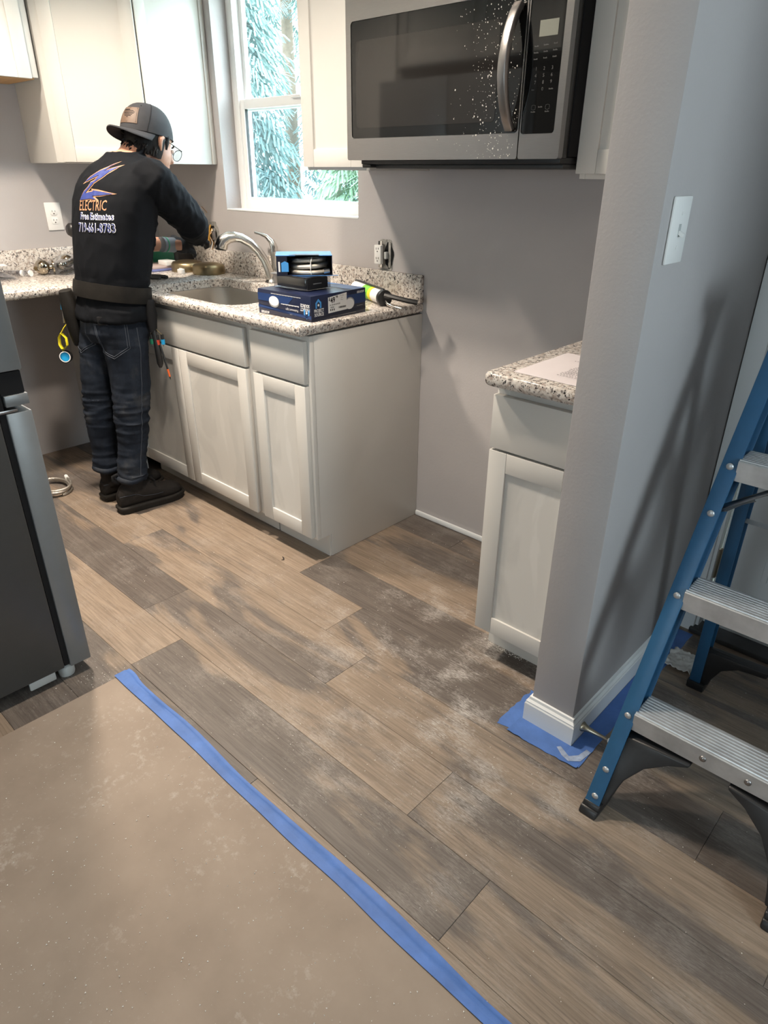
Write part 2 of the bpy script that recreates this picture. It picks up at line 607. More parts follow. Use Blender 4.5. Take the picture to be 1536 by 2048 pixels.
def denim():
    m, nt, b = new_mat('dark_blue_denim')
    pos = N(nt, 'ShaderNodeTexCoord').outputs['Object']
    n1 = noise_node(nt, pos, 7, 4, 0.6)
    r1 = ramp(nt, [(0.34, (0.0045, 0.007, 0.0125)), (0.54, (0.0105, 0.0155, 0.026)), (0.72, (0.036, 0.039, 0.044))])
    nt.links.new(n1.outputs[0], r1.inputs[0])
    n2 = noise_node(nt, pos, 1, 3, 0.6, (500, 500, 160))
    r2 = ramp(nt, [(0.3, (0.75, 0.75, 0.75)), (0.7, (1.25, 1.25, 1.25))])
    nt.links.new(n2.outputs[0], r2.inputs[0])
    nt.links.new(mix(nt, 1.0, r1.outputs[0], r2.outputs[0], 'MULTIPLY'), b.inputs['Base Color'])
    b.inputs['Roughness'].default_value = 0.8
    b.inputs['Specular IOR Level'].default_value = 0.2
    return m


DENIM = denim()
SEAM = simple('denim_seam', (0.034, 0.042, 0.058), 0.8)


def emitter(name, col, s):
    m, nt, b = new_mat(name)
    b.inputs['Base Color'].default_value = (0.9, 0.9, 0.9, 1)
    b.inputs['Emission Color'].default_value = (*col, 1)
    b.inputs['Emission Strength'].default_value = s
    return m


def dusty_door():
    """white paint with dried smears of joint dust in the recessed panels"""
    m, nt, b = new_mat('white_paint_dust_smears')
    pos = N(nt, 'ShaderNodeTexCoord').outputs['Object']
    n1 = noise_node(nt, pos, 1.0, 4, 0.5, (4.5, 4.5, 2.6), 0.7)
    r1 = ramp(nt, [(0.42, (0.575, 0.562, 0.535)), (0.47, (0.62, 0.605, 0.575)), (0.54, (0.62, 0.605, 0.575)), (0.565, (0.66, 0.645, 0.615))])
    nt.links.new(n1.outputs[0], r1.inputs[0])
    nt.links.new(r1.outputs[0], b.inputs['Base Color'])
    b.inputs['Roughness'].default_value = 0.5
    return m


DUSTY = dusty_door()

# ================================================================ the setting
XL = -1.90          # left wall
PX0, PX1, PY = 1.054, 1.177, -0.740   # partition stub
WX0, WX1, WZ0, WZ1 = -1.237, -0.348, 1.197, 2.12   # kitchen window opening
DX0, DX1, DZ1 = 1.238, 2.150, 2.035   # entry door opening

# floor: sub-floor slab carrying separate planks
m = MB()
m.box((-2.0, -5.15, -0.06), (3.75, 0.15, -0.006))
floor = m.build('floor', PLANK, kind='structure')
floor.color = (0.52, 0.4, 0.3, 1)
ROWW, PLEN = 0.1775, 1.22
plank_meshes = {}


def plank(x0, x1, y0, y1, col):
    w, d = x1 - x0, y1 - y0
    key = (round(w, 3), round(d, 3))
    if key not in plank_meshes:
        g = 0.0003
        b = 0.0008
        mb = MB()
        a, c = w / 2 - g, d / 2 - g
        rs = [[(-a, -c, -0.005), (a, -c, -0.005), (a, c, -0.005), (-a, c, -0.005)],
              [(-a, -c, -b), (a, -c, -b), (a, c, -b), (-a, c, -b)],
              [(-a + b, -c + b, 0), (a - b, -c + b, 0), (a - b, c - b, 0), (-a + b, c - b, 0)]]
        mb.rings([[Vector(p) for p in r] for r in rs])
        me = mb.mesh('plank')
        me.materials.append(PLANK)
        plank_meshes[key] = me
    o = bpy.data.objects.new('plank', plank_meshes[key])
    COL.objects.link(o)
    attach(o, Vector(((x0 + x1) / 2, (y0 + y1) / 2, 0)), floor)
    o.color = (*col, 1)
    return o


JOINT = {-3: 0.299, -2: 0.84, -1: -0.42, 0: 0.0, 1: 0.34, 2: 0.533, 3: -0.205, 4: 0.034, 5: -0.55, 6: -0.14, 7: 0.3, 8: -0.4, 9: 0.1}
TONES = {(-3, -1): (.40, .35, .2), (-3, 0): (.55, .5, .2), (-2, -1): (.50, .45, .5), (-2, 0): (.52, .5, .2), (-1, 0): (.53, .5, .6), (-1, -1): (.48, .4, .3),
         (0, -1): (.60, .68, .3), (0, -2): (.5, .5, .6), (0, 0): (.44, .36, .7), (0, 1): (.5, .4, .2),
         (1, -1): (.57, .62, .5), (1, -2): (.52, .5, .6), (1, 0): (.485, .48, .4), (1, 1): (.46, .45, .1),
         (2, -1): (.56, .60, .3), (2, -2): (.55, .5, .5), (2, 0): (.57, .52, .2), (2, 1): (.5, .4, .1),
         (3, -1): (.42, .42, .6), (3, 0): (.525, .56, .4), (3, 1): (.46, .46, .7), (3, -2): (.5, .4, .3),
         (4, -1): (.62, .66, .2), (4, 0): (.505, .52, .2), (4, 1): (.56, .55, .6), (4, -2): (.5, .5, .5),
         (5, -1): (.50, .40, .3), (5, 0): (.44, .30, .2), (6, -1): (.58, .5, .2), (6, 0): (.46, .35, .2)}
for k in range(-3, 10):
    y1 = -0.505 - ROWW * k
    y0 = y1 - ROWW
    y1 = min(y1, 0.0)
    xmax = 3.6 if k <= 5 else 0.30
    j = JOINT[k]
    n0 = -3
    for n in range(n0, 4):
        a, c = max(j + n * PLEN, XL), min(j + (n + 1) * PLEN, xmax)
        if c - a < 0.02:
            continue
        t = TONES.get((k, n), (random.uniform(.44, .6), random.uniform(.35, .6), random.random() * .6))
        plank(a, c, y0, y1, t)

# walls with their openings
m = MB()
m.box((-2.0, 0, -0.02), (WX0, 0.15, ROOM_H)).box((WX1, 0, -0.02), (DX0 - 0.02, 0.15, ROOM_H))
m.box((WX0, 0, -0.02), (WX1, 0.15, WZ0)).box((WX0, 0, WZ1), (WX1, 0.15, ROOM_H))
m.box((DX0 - 0.02, 0, DZ1 + 0.02), (DX1 + 0.02, 0.15, ROOM_H)).box((DX1 + 0.02, 0, -0.02), (3.75, 0.15, ROOM_H))
m.build('wall_back', WALL, kind='structure', label='grey painted kitchen wall with the window and sockets')
MB().box((-2.0, -5.15, -0.02), (XL, 0.0, ROOM_H)).build('wall_left', WALL, kind='structure')
MB().box((PX0, PY, -0.02), (PX1, 0.0, ROOM_H)).build('wall_partition', WALL, kind='structure', bevel=0.003, label='grey stub wall with the light switch')
MB().box((2.25, -0.68, -0.02), (2.37, 0.0, ROOM_H)).build('wall_light_blocker', WALL, kind='structure')  # unseen wall, added to keep side-window daylight off the stub wall's far end
m = MB()
m.box((3.6, -5.15, -0.02), (3.75, -1.67, ROOM_H)).box((3.6, -0.77, -0.02), (3.75, 0.0, ROOM_H))
m.box((3.6, -1.67, -0.02), (3.75, -0.77, 0.85)).box((3.6, -1.67, 2.05), (3.75, -0.77, ROOM_H))
m.build('wall_right', WALL, kind='structure')
m = MB()
m.box((-2.0, -5.15, -0.02), (1.0, -5.0, ROOM_H)).box((1.9, -5.15, -0.02), (3.75, -5.0, ROOM_H))
m.box((1.0, -5.15, -0.02), (1.9, -5.0, 0.85)).box((1.0, -5.15, 1.85), (1.9, -5.0, ROOM_H))
m.build('wall_front', WALL, kind='structure')
MB().box((XL, -2.42, -0.02), (-0.02, -2.30, ROOM_H)).build('wall_kitchen_end', WALL, kind='structure')
MB().box((-2.0, -5.15, ROOM_H), (3.75, 0.15, ROOM_H + 0.08)).build('ceiling', CEIL, kind='structure')


def window_unit(name, M, w, h, double=True, parent=None, **props):
    """vinyl single-hung window in local frame u,v (w outward); origin lower-left of the opening"""
    root = thing(name, M @ Vector((w / 2, 0, 0)), kind='structure', **props)
    fw = 0.045

    def fr(nm, u0, u1, v0, v1, w0, w1, t, par):
        mb = MB()
        mb.box((u0, v0, w0), (u0 + t, v1, w1), M).box((u1 - t, v0, w0), (u1, v1, w1), M)
        mb.box((u0 + t, v0, w0), (u1 - t, v0 + t, w1), M).box((u0 + t, v1 - t, w0), (u1 - t, v1, w1), M)
        return mb.build(nm, VINYL, par, bevel=0.003)
    fr('window_frame', 0, w, 0, h, 0.0, 0.07, fw, root)
    zm = 0.43 if double else h / 2
    lo = fr('lower_sash', fw - 0.012, w - fw + 0.012, 0.018, zm + 0.025, 0.008, 0.032, 0.038, root)
    hi = fr('upper_sash', fw - 0.012, w - fw + 0.012, zm - 0.02, h - 0.018, 0.036, 0.058, 0.034, root)
    MB().box((fw + 0.024, 0.054, 0.018), (w - fw - 0.024, zm - 0.011, 0.022), M).build('pane', PANE, lo)
    MB().box((fw + 0.020, zm + 0.012, 0.045), (w - fw - 0.020, h - 0.05, 0.049), M).build('pane', PANE, hi)
    if double:
        MB().box((fw - 0.004, 0.03, 0.060), (w - fw + 0.004, zm + 0.01, 0.0615), M).build('insect_screen', SCREEN, root)
    mb = MB().box((fw + 0.0235, 0.055, 0.012), (fw + 0.0265, zm - 0.012, 0.028), M)
    mb.build('glazing_gasket', DKGREY, lo)
    MB().box((w / 2 - 0.03, zm + 0.012, -0.004), (w / 2 + 0.03, zm + 0.024, 0.012), M).build('sash_lock', VINYL, lo, bevel=0.003)
    return root


Mwin = frame((WX0, 0.082, WZ0), (1, 0, 0), (0, 1, 0))
win = window_unit('window_1', Mwin, WX1 - WX0, WZ1 - WZ0, label='white vinyl single-hung kitchen window over the sink')
MB().box((WX0, -0.002, WZ0 - 0.001), (WX1, 0.083, WZ0 + 0.006)).build('window_sill', TRIM, win, bevel=0.002)
window_unit('window_2', frame((3.66, -0.77, 0.85), (0, -1, 0), (1, 0, 0)), 0.9, 1.2, False)
window_unit('window_3', frame((1.9, -5.06, 0.85), (-1, 0, 0), (0, -1, 0)), 0.9, 1.0, False)

# entry door
door = thing('door_1', ((DX0 + DX1) / 2, 0.03, 0), kind='structure', label='white panelled entry door beyond the stepladder')
slab = MB().box((DX0 + 0.006, 0.032, 0.022), (DX1 - 0.006, 0.075, DZ1 - 0.004)).build('door_slab', TRIM, door, bevel=0.002)
pw = (DX1 - DX0 - 0.39) / 2
for c in range(2):
    for (z0, z1) in ((0.235, 0.88), (1.03, 1.60), (1.72, 1.92)):
        xa = DX0 + 0.135 + c * (pw + 0.12)
        mb = MB()
        t = 0.018
        mb.box((xa, 0.026, z0), (xa + t, 0.034, z1)).box((xa + pw - t, 0.026, z0), (xa + pw, 0.034, z1))
        mb.box((xa + t, 0.026, z0), (xa + pw - t, 0.034, z0 + t)).box((xa + t, 0.026, z1 - t), (xa + pw - t, 0.034, z1))
        mb.build('panel_moulding', TRIM, slab, bevel=0.004)
        MB().box((xa + 0.045, 0.028, z0 + 0.045), (xa + pw - 0.045, 0.034, z1 - 0.045)).build('raised_panel', TRIM, slab, bevel=0.005)
mb = MB().box((DX0 - 0.018, -0.001, 0), (DX0 + 0.003, 0.13, DZ1 + 0.018)).box((DX1 - 0.003, -0.001, 0), (DX1 + 0.018, 0.13, DZ1 + 0.018))
mb.box((DX0, -0.001, DZ1), (DX1, 0.13, DZ1 + 0.018))
mb.build('door_frame', TRIM, door, bevel=0.002)
for zz in (0.255, 1.01, 1.80):
    hb = MB().box((DX0 + 0.002, 0.020, zz - 0.05), (DX0 + 0.022, 0.033, zz + 0.05))
    hb.cyl((DX0 + 0.005, 0.018, zz - 0.052), (DX0 + 0.005, 0.018, zz + 0.052), 0.0065, n=10)
    hb.build('hinge', SATIN, door, smooth=True)
MB().box((DX0 - 0.016, -0.03, 0.001), (DX1 + 0.016, 0.12, 0.020)).build('threshold', DKGREY, door, bevel=0.004)
MB().lathe((DX1 - 0.07, 0.03, 0.95), [(0.03, 0), (0.03, 0.006), (0.012, 0.012), (0.012, 0.035), (0.028, 0.045), (0.030, 0.06), (0.018, 0.072), (0.0, 0.074)], 20, (0, -1, 0)).build('door_knob', NICKEL, door, smooth=True)
tr = thing('trim_1', (1.2, -0.01, 0), kind='structure', label='white casing around the entry door')
MB().box((PX1 + 0.002, -0.018, 0.0), (DX0 - 0.006, -0.0005, DZ1 + 0.07)).build('casing_leg', TRIM, tr, bevel=0.003)
MB().box((DX1 + 0.006, -0.018, 0.0), (DX1 + 0.066, -0.0005, DZ1 + 0.07)).build('casing_leg', TRIM, tr, bevel=0.003)
MB().box((DX0 - 0.006, -0.018, DZ1 + 0.008), (DX1 + 0.006, -0.0005, DZ1 + 0.07)).build('casing_head', TRIM, tr, bevel=0.003)

# baseboards
PROF = [(0, 0), (0.0137, 0), (0.0137, 0.058), (0.0115, 0.062), (0.0115, 0.066), (0.006, 0.072), (0.005, 0.080), (0, 0.0815)]


def baseboard(mb, a, b, out):
    """profile run from a to b (mitred outward), wall side at the line a-b"""
    a, b, out = Vector(a), Vector(b), Vector(out)
    d = (b - a).normalized()
    ra = [a + out * t + Vector((0, 0, z)) - d * t for t, z in PROF]
    rb = [b + out * t + Vector((0, 0, z)) + d * t for t, z in PROF]
    mb.rings([ra, rb])


bb = thing('baseboard_partition', ((PX0 + PX1) / 2, PY, 0), kind='structure', label='white moulded baseboard wrapping the stub wall end')
mb = MB()
baseboard(mb, (PX0, PY, 0.001), (PX1, PY, 0.001), (0, -1, 0))
mb.build('end_piece', TRIM, bb)
mb = MB()
baseboard(mb, (PX1, PY, 0.001), (PX1, -0.034, 0.001), (1, 0, 0))
mb.build('long_piece', TRIM, bb)
mb = MB()
baseboard(mb, (PX0, PY, 0.001), (PX0, -0.645, 0.001), (-1, 0, 0))
mb.build('return_piece', TRIM, bb)
mb = MB()
mb.box((0.002, -0.012, 0.001), (0.762, -0.0005, 0.024))
mb.build('baseboard_back', TRIM, kind='structure', bevel=0.004, label='thin white shoe moulding along the range gap')

# ceiling lamps (round flush LED discs)
lamp_n = 0
for (lx, ly, watts) in LAMP_SPOTS:
    lab = ['round flush ceiling lamp over the sink aisle', 'round flush ceiling lamp before the range gap', 'round flush ceiling lamp behind the refrigerator', 'round flush ceiling lamp in the living area'][lamp_n]
    t = thing('ceiling_lamp', (lx, ly, ROOM_H), lab, 'ceiling lamp', 'flush ceiling lamps')
    MB().lathe((lx, ly, ROOM_H - 0.001), [(0.11, 0), (0.11, -0.012), (0.095, -0.020), (0.09, -0.020)], 32).build('housing', WHITEPL, t, smooth=True)
    MB().lathe((lx, ly, ROOM_H - 0.0205), [(0.089, 0), (0.087, -0.004)], 32).build('diffuser', emitter('lamp_diffuser', LAMP_COLOR, 6.0), t, smooth=True)
    L = area_light('lamp_light', (lx, ly, ROOM_H - 0.028), (0, 0, -1), 0.17, 0.17, watts, LAMP_COLOR, shape='DISK', spread=math.radians(125))
    L.parent = t
    L.matrix_parent_inverse = Matrix.Translation(-LOC[t])
    lamp_n += 1

# ================================================================ cabinets
def shaker(parent, name, M, w, h, t=0.02, rail=0.056, recess=0.007, panel_mat=None):
    """five-piece door: recessed panel carrying two stiles and two rails"""
    d = MB().box((rail - 0.006, rail - 0.006, 0.003), (w - rail + 0.006, h - rail + 0.006, t - recess), M).build(name, panel_mat or CAB, parent)
    for u in (0, w - rail):
        MB().box((u, 0, 0), (u + rail, h, t), M).build('stile', CAB, d, bevel=0.0012)
    for v in (0, h - rail):
        MB().box((rail + 0.0006, v, 0), (w - rail - 0.0006, v + rail, t - 0.0003), M).build('rail', CAB, d, bevel=0.0008)
    return d


def slab_front(parent, name, M, w, h, t=0.02):
    return MB().box((0, 0, 0), (w, h, t), M).build(name, CAB, parent, bevel=0.0015)


def base_cabinet(name, label, x0, x1, depth, end_right=False):
    t = thing(name, ((x0 + x1) / 2, -depth / 2, 0), label, 'cabinet', 'white base cabinets')
    TH, TD, H, s = 0.0986, 0.073, 0.874, 0.016
    side = [(-0.001, 0.001), (-0.001, H), (-depth + 0.019, H), (-depth + 0.019, TH), (-depth + TD, TH), (-depth + TD, 0.001)]
    for xa in (x0, x1 - s):
        MB().prism(side, 0, s, Matrix(((0, 0, 1, xa), (1, 0, 0, 0), (0, 1, 0, 0), (0, 0, 0, 1)))).build('side_panel', CAB, t, bevel=0.0008)
    MB().box((x0 + s, -depth + 0.02, TH), (x1 - s, -0.012, TH + s)).build('bottom_panel', CAB, t)
    MB().box((x0 + s, -0.012, TH), (x1 - s, -0.002, H - 0.25)).build('back_panel', CAB, t)
    MB().box((x0 + 0.003, -depth + TD - 0.009, 0.001), (x1 - 0.0035, -depth + TD - 0.001, TH - 0.001)).build('toe_kick', CAB, t)
    mb = MB().box((x0, -depth, TH), (x0 + 0.038, -depth + 0.019, H)).box((x1 - 0.038, -depth, TH), (x1, -depth + 0.019, H))
    mb.box((x0 + 0.038, -depth, H - 0.038), (x1 - 0.038, -depth + 0.019, H)).box((x0 + 0.038, -depth, TH), (x1 - 0.038, -depth + 0.019, TH + 0.035))
    mb.box((x0 + 0.038, -depth, 0.69), (x1 - 0.038, -depth + 0.019, 0.725))
    mb.build('face_frame', CAB, t, bevel=0.001)
    return t


def front_frame(x, z, y):
    return frame((x, y, z), (1, 0, 0), (0, -1, 0))


D1, D2 = 0.584, 0.595
sinkcab = base_cabinet('sink_base_cabinet', 'wide white base cabinet under the steel sink with two doors', -1.276, -0.3165, D1)
slab_front(sinkcab, 'drawer_front', front_frame(-1.268, 0.711, -D1 - 0.0005), 0.921, 0.144)
shaker(sinkcab, 'door', front_frame(-1.268, 0.103, -D1 - 0.0005), 0.456, 0.600, panel_mat=DUSTY)
shaker(sinkcab, 'door', front_frame(-0.808, 0.103, -D1 - 0.0005), 0.461, 0.600, panel_mat=DUSTY)
endcab = base_cabinet('base_cabinet', 'narrow white base cabinet at the end of the sink run', -0.316, 0.0, D1)
slab_front(endcab, 'drawer_front', front_frame(-0.305, 0.711, -D1 - 0.0005), 0.294, 0.147)
shaker(endcab, 'door', front_frame(-0.300, 0.108, -D1 - 0.0005), 0.289, 0.595, panel_mat=DUSTY)
rcab = base_cabinet('base_cabinet', 'white base cabinet between the range gap and the stub wall', 0.7635, 1.0505, D2)
slab_front(rcab, 'drawer_front', front_frame(0.7645, 0.701, -D2 - 0.0005), 0.284, 0.147)
shaker(rcab, 'door', front_frame(0.7645, 0.106, -D2 - 0.0005), 0.284, 0.588, panel_mat=DUSTY)
MB().box((XL + 0.001, -0.600, 0.001), (-1.278, -0.584, 0.874)).build('corner_filler_panel', CAB, label='pale filler panel closing the corner under the worktop', cat='panel', bevel=0.001)
MB().box((XL + 0.001, -1.245, 0.001), (-1.40, -1.229, 0.874)).build('end_panel', CAB, label='white support panel under the left worktop end beside the refrigerator', cat='panel', bevel=0.001)


# ---------------------------------------------------------------- granite worktops
def inset(poly, d):
    n = len(poly)
    out = []
    for i in range(n):
        p0, p1, p2 = Vector(poly[i - 1]), Vector(poly[i]), Vector(poly[(i + 1) % n])
        a, b = (p1 - p0).normalized(), (p2 - p1).normalized()
        na, nb = Vector((-a.y, a.x)), Vector((-b.y, b.x))
        k = (na + nb) / max(0.12, 1 + na.dot(nb))
        if k.length > 3.0:
            k *= 3.0 / k.length
        out.append(p1 + k * d)
    return out


def rrect(x0, x1, y0, y1, r, n=6):
    pts = []
    for cx, cy, a0 in ((x1 - r, y1 - r, 0), (x0 + r, y1 - r, PI / 2), (x0 + r, y0 + r, PI), (x1 - r, y0 + r, 1.5 * PI)):
        for i in range(n + 1):
            a = a0 + PI / 2 * i / n
            pts.append((cx + r * math.cos(a), cy + r * math.sin(a)))
    return pts


NOSE = [(0.010, 0.9140), (0.004, 0.9120), (0.0008, 0.9070), (0.0, 0.9000), (0.0, 0.8920), (0.002, 0.8850), (0.007, 0.8790), (0.016, 0.8760)]


def worktop(name, poly, hole, parent, arc=None):
    """slab with a rounded nosing; poly is counter-clockwise"""
    bm = bmesh.new()
    rings = [[bm.verts.new((p[0], p[1], z)) for p in inset(poly, d)] for d, z in NOSE]
    n = len(poly)
    for a, b in zip(rings[:-1], rings[1:]):
        for i in range(n):
            bm.faces.new((a[i], b[i], b[(i + 1) % n], a[(i + 1) % n]))
    hr = []
    if hole:
        prof = [(-0.004, 0.9140), (0.0, 0.9115), (0.0, 0.8765), (-0.001, 0.8760)]
        for d, z in prof:
            cx = sum(p[0] for p in hole) / len(hole)
            cy = sum(p[1] for p in hole) / len(hole)
            hr.append([bm.verts.new((q[0], q[1], z)) for q in inset(hole, d)])
        k = len(hole)
        for a, b in zip(hr[:-1], hr[1:]):
            for i in range(k):
                bm.faces.new((a[i], a[(i + 1) % k], b[(i + 1) % k], b[i]))
    for top in (True, False):
        outer = rings[0] if top else rings[-1]
        loops = [outer] + ([hr[0] if top else hr[-1]] if hole else [])
        es = []
        for lp in loops:
            for i in range(len(lp)):
                e = bm.edges.get((lp[i], lp[(i + 1) % len(lp)])) or bm.edges.new((lp[i], lp[(i + 1) % len(lp)]))
                es.append(e)
        bmesh.ops.triangle_fill(bm, use_beauty=True, use_dissolve=False, edges=es)
    bmesh.ops.recalc_face_normals(bm, faces=bm.faces)
    me = bpy.data.meshes.new(name)
    bm.to_mesh(me)
    bm.free()
    return finish(me, name, GRANITE, parent, smooth=1)


ct = thing('granite_worktop', (-1.0, -0.3, 0.876), 'speckled granite L-shaped worktop with backsplash around the sink', 'worktop', 'granite worktops')
CFY = -0.630
HOLE = rrect(-1.12, -0.455, -0.568, -0.150, 0.085)
worktop('slab', [(XL + 0.001, -1.25), (-1.372, -1.25), (-1.372, CFY), (0.004, CFY), (0.004, -0.001), (XL + 0.001, -0.001)], HOLE, ct)
MB().box((XL + 0.022, -0.021, 0.9145), (0.003, -0.001, 1.0165)).build('backsplash', GRANITE, ct, bevel=0.002)
MB().box((XL + 0.001, -1.25, 0.9145), (XL + 0.021, -0.001, 1.022)).build('backsplash', GRANITE, ct, bevel=0.002)
ct2 = thing('granite_worktop', (0.9, -0.3, 0.876), 'small speckled granite worktop beside the stub wall', 'worktop', 'granite worktops')
RC = [(0.752 + 0.018, -0.655)] + [(0.752 + 0.018 - 0.018 * math.sin(a), -0.637 - 0.018 * math.cos(a)) for a in (0.5, 1.05)] + [(0.752, -0.637)]
worktop('slab', [(1.0525, -0.655), (1.0525, -0.001), (0.752, -0.001), (0.752, -0.637), (0.7575, -0.650), (0.770, -0.655)], None, ct2)

# ---------------------------------------------------------------- sink
sk = thing('kitchen_sink', (-0.79, -0.36, 0.69), 'brushed stainless steel sink bowl set under the granite', 'sink')
rs = []
for d, z in ((-0.004, 0.702), (-0.010, 0.8735), (-0.022, 0.8735), (-0.022, 0.8755), (0.002, 0.8755), (0.004, 0.860), (0.010, 0.76), (0.016, 0.722), (0.030, 0.708), (0.060, 0.704)):
    rs.append([Vector((p[0], p[1], z)) for p in inset(rrect(-1.12, -0.455, -0.568, -0.150, 0.085), d)])
MB().rings(rs).build('bowl', SINKSTEEL, sk, smooth=True)
MB().lathe((-0.79, -0.34, 0.7045), [(0.045, 0), (0.045, 0.002), (0.036, 0.003), (0.03, 0.001), (0.0, 0.001)], 24).build('drain', NICKEL, sk, smooth=True)

# ---------------------------------------------------------------- tap
fc = thing('kitchen_tap', (-0.825, -0.08, 0.914), 'brushed nickel pull-out tap curving over the sink', 'tap')
MB().lathe((-0.825, -0.082, 0.9145), [(0.030, 0), (0.030, 0.004), (0.024, 0.010), (0.020, 0.03), (0.020, 0.05)], 24).build('base', NICKEL, fc, smooth=True)
sp = [(-0.825, -0.085, 0.93), (-0.828, -0.093, 0.97), (-0.833, -0.108, 1.012), (-0.843, -0.132, 1.052), (-0.857, -0.16, 1.083), (-0.875, -0.192, 1.104), (-0.893, -0.22, 1.111)]
MB().tube(sp, [0.020, 0.0195, 0.0185, 0.018, 0.0185, 0.0195, 0.021], 16).build('spout', NICKEL, fc, smooth=True)
MB().tube([(-0.889, -0.213, 1.110), (-0.905, -0.238, 1.108), (-0.918, -0.258, 1.095), (-0.924, -0.266, 1.072), (-0.925, -0.268, 1.064)], [0.0215, 0.024, 0.0265, 0.028, 0.026], 18).build('spray_head', NICKEL, fc, smooth=True)
MB().cyl((-0.925, -0.268, 1.0635), (-0.9255, -0.2685, 1.058), 0.024, 0.023, 18).build('spray_face', BLK, fc, smooth=True)
MB().lathe((-0.832, -0.052, 0.9145), [(0.022, 0), (0.022, 0.006), (0.017, 0.02), (0.016, 0.10), (0.020, 0.118), (0.021, 0.128)], 20).build('valve_body', NICKEL, fc, smooth=True)
MB().tube([(-0.832, -0.052, 1.03), (-0.828, -0.054, 1.06), (-0.838, -0.058, 1.085), (-0.865, -0.062, 1.104), (-0.905, -0.064, 1.113), (-0.944, -0.064, 1.117)], [0.019, 0.018, 0.015, 0.011, 0.008, 0.0075], 12, flat=0.8).build('lever', NICKEL, fc, smooth=True)


# ---------------------------------------------------------------- wall cabinets
def wall_box(t, x0, x1, y0, y1, z0, z1):
    s = 0.016
    mb = MB().box((x0, y0, z0), (x0 + s, y1, z1)).box((x1 - s, y0, z0), (x1, y1, z1)).box((x0 + s, y0, z0 + 0.014), (x1 - s, y1, z0 + 0.03))
    mb.box((x0 + s, y0, z1 - s), (x1 - s, y1, z1)).box((x0 + s, y1 - 0.012, z0 + 0.002), (x1 - s, y1, z1 - s))
    mb.box((x0 + s, y0, z0), (x1 - s, y0 + 0.019, z0 + 0.03))
    return mb.build('body', CAB, t, bevel=0.0008)


uc = thing('wall_cabinet', (-0.145, -0.15, 1.37), 'white wall cabinet between the window and the microwave', 'cabinet', 'white wall cabinets')
wall_box(uc, -0.292, 0.012, -0.305, -0.001, 1.369, 2.13)
shaker(uc, 'door', front_frame(-0.291, 1.378, -0.3055), 0.290, 0.745, rail=0.054)
ur = thing('wall_cabinet', (0.9, -0.15, 1.353), 'white wall cabinet right of the microwave against the stub wall', 'cabinet', 'white wall cabinets')
wall_box(ur, 0.765, 1.0505, -0.305, -0.001, 1.352, 2.13)
shaker(ur, 'door', front_frame(0.7635, 1.364, -0.3055), 0.285, 0.759, rail=0.054)
ua = thing('wall_cabinet', (0.388, -0.15, 1.83), 'short white cabinet above the microwave', 'cabinet', 'white wall cabinets')
wall_box(ua, 0.014, 0.763, -0.305, -0.001, 1.832, 2.13)
for k in range(2):
    shaker(ua, 'door', front_frame(0.018 + 0.372 * k, 1.838, -0.3055), 0.369, 0.285, rail=0.054)

cc = thing('corner_wall_cabinet', (-1.6, -0.3, 1.39), 'white diagonal corner wall cabinet left of the window', 'cabinet', 'white wall cabinets')
CX, CY, C0, C1 = -1.285, -0.315, (-1.602, -0.612), (-1.285, -0.318)
body = [(XL + 0.001, -0.001), (XL + 0.001, -0.610), (-1.602, -0.610), (-1.287, -0.318), (-1.287, -0.001)]
MB().prism(body, 1.390, 2.13).build('body', CAB, cc, bevel=0.001)
dv = (Vector(C1) - Vector(C0))
Ud = Vector((dv.x, dv.y, 0)).normalized()
Nd = Vector((Ud.y, -Ud.x, 0))
MB().box((0, 0, 0.0005), (0.036, 0.735, 0.004), frame((C0[0], C0[1], 1.392), Ud, Nd)).build('face_frame_stile', CAB, cc, bevel=0.001)
shaker(cc, 'door', frame(Vector((C0[0], C0[1], 1.394)) + Ud * 0.038 + Nd * 0.001, Ud, Nd), dv.length - 0.050, 0.725, rail=0.056)
MB().box((-1.2868, -0.330, 1.391), (-1.279, -0.283, 2.13)).build('side_stile', CAB, cc, bevel=0.001)
MB().box((-1.2868, -0.024, 1.391), (-1.281, -0.002, 2.13)).build('scribe_strip', CAB, cc, bevel=0.001)

us = thing('wall_cabinet', (-1.75, -1.1, 1.70), 'short white wall cabinet high on the left wall', 'cabinet', 'white wall cabinets')
mb = MB().box((XL + 0.001, -1.50, 1.704), (-1.597, -0.628, 2.13))
mb.build('body', CAB, us, bevel=0.001)
MB().box((XL + 0.016, -1.49, 1.6985), (-1.612, -0.640, 1.7035)).build('bottom_panel', CABIN, us)
for k in range(2):
    shaker(us, 'door', frame((-1.5965, -1.06 + 0.0 - k * 0.42, 1.698), (0, 1, 0), (1, 0, 0)), 0.398, 0.425, rail=0.055)
uf = thing('wall_cabinet', (-0.45, -2.0, 1.83), 'deep white cabinet over the refrigerator', 'cabinet', 'white wall cabinets')
MB().box((-0.93, -2.298, 1.82), (-0.02, -1.70, 2.42)).build('body', CAB, uf, bevel=0.001)
for k in range(2):
    shaker(uf, 'door', frame((-0.025 - 0.455 * k, -1.6995, 1.826), (-1, 0, 0), (0, 1, 0)), 0.448, 0.59)
up = thing('pantry_cabinet', (-1.42, -2.0, 0), 'tall white pantry cabinet left of the refrigerator', 'cabinet')
MB().box((-1.897, -2.298, 0.1), (-0.935, -1.70, 2.42)).build('body', CAB, up, bevel=0.001)
MB().box((-1.897, -2.298, 0.001), (-0.935, -1.76, 0.1)).build('toe_kick', CAB, up)
for k in range(2):
    for (z0, z1) in ((0.106, 1.32), (1.33, 2.41)):
        shaker(up, 'door', frame((-0.94 - 0.48 * k, -1.6995, z0), (-1, 0, 0), (0, 1, 0)), 0.474, z1 - z0)

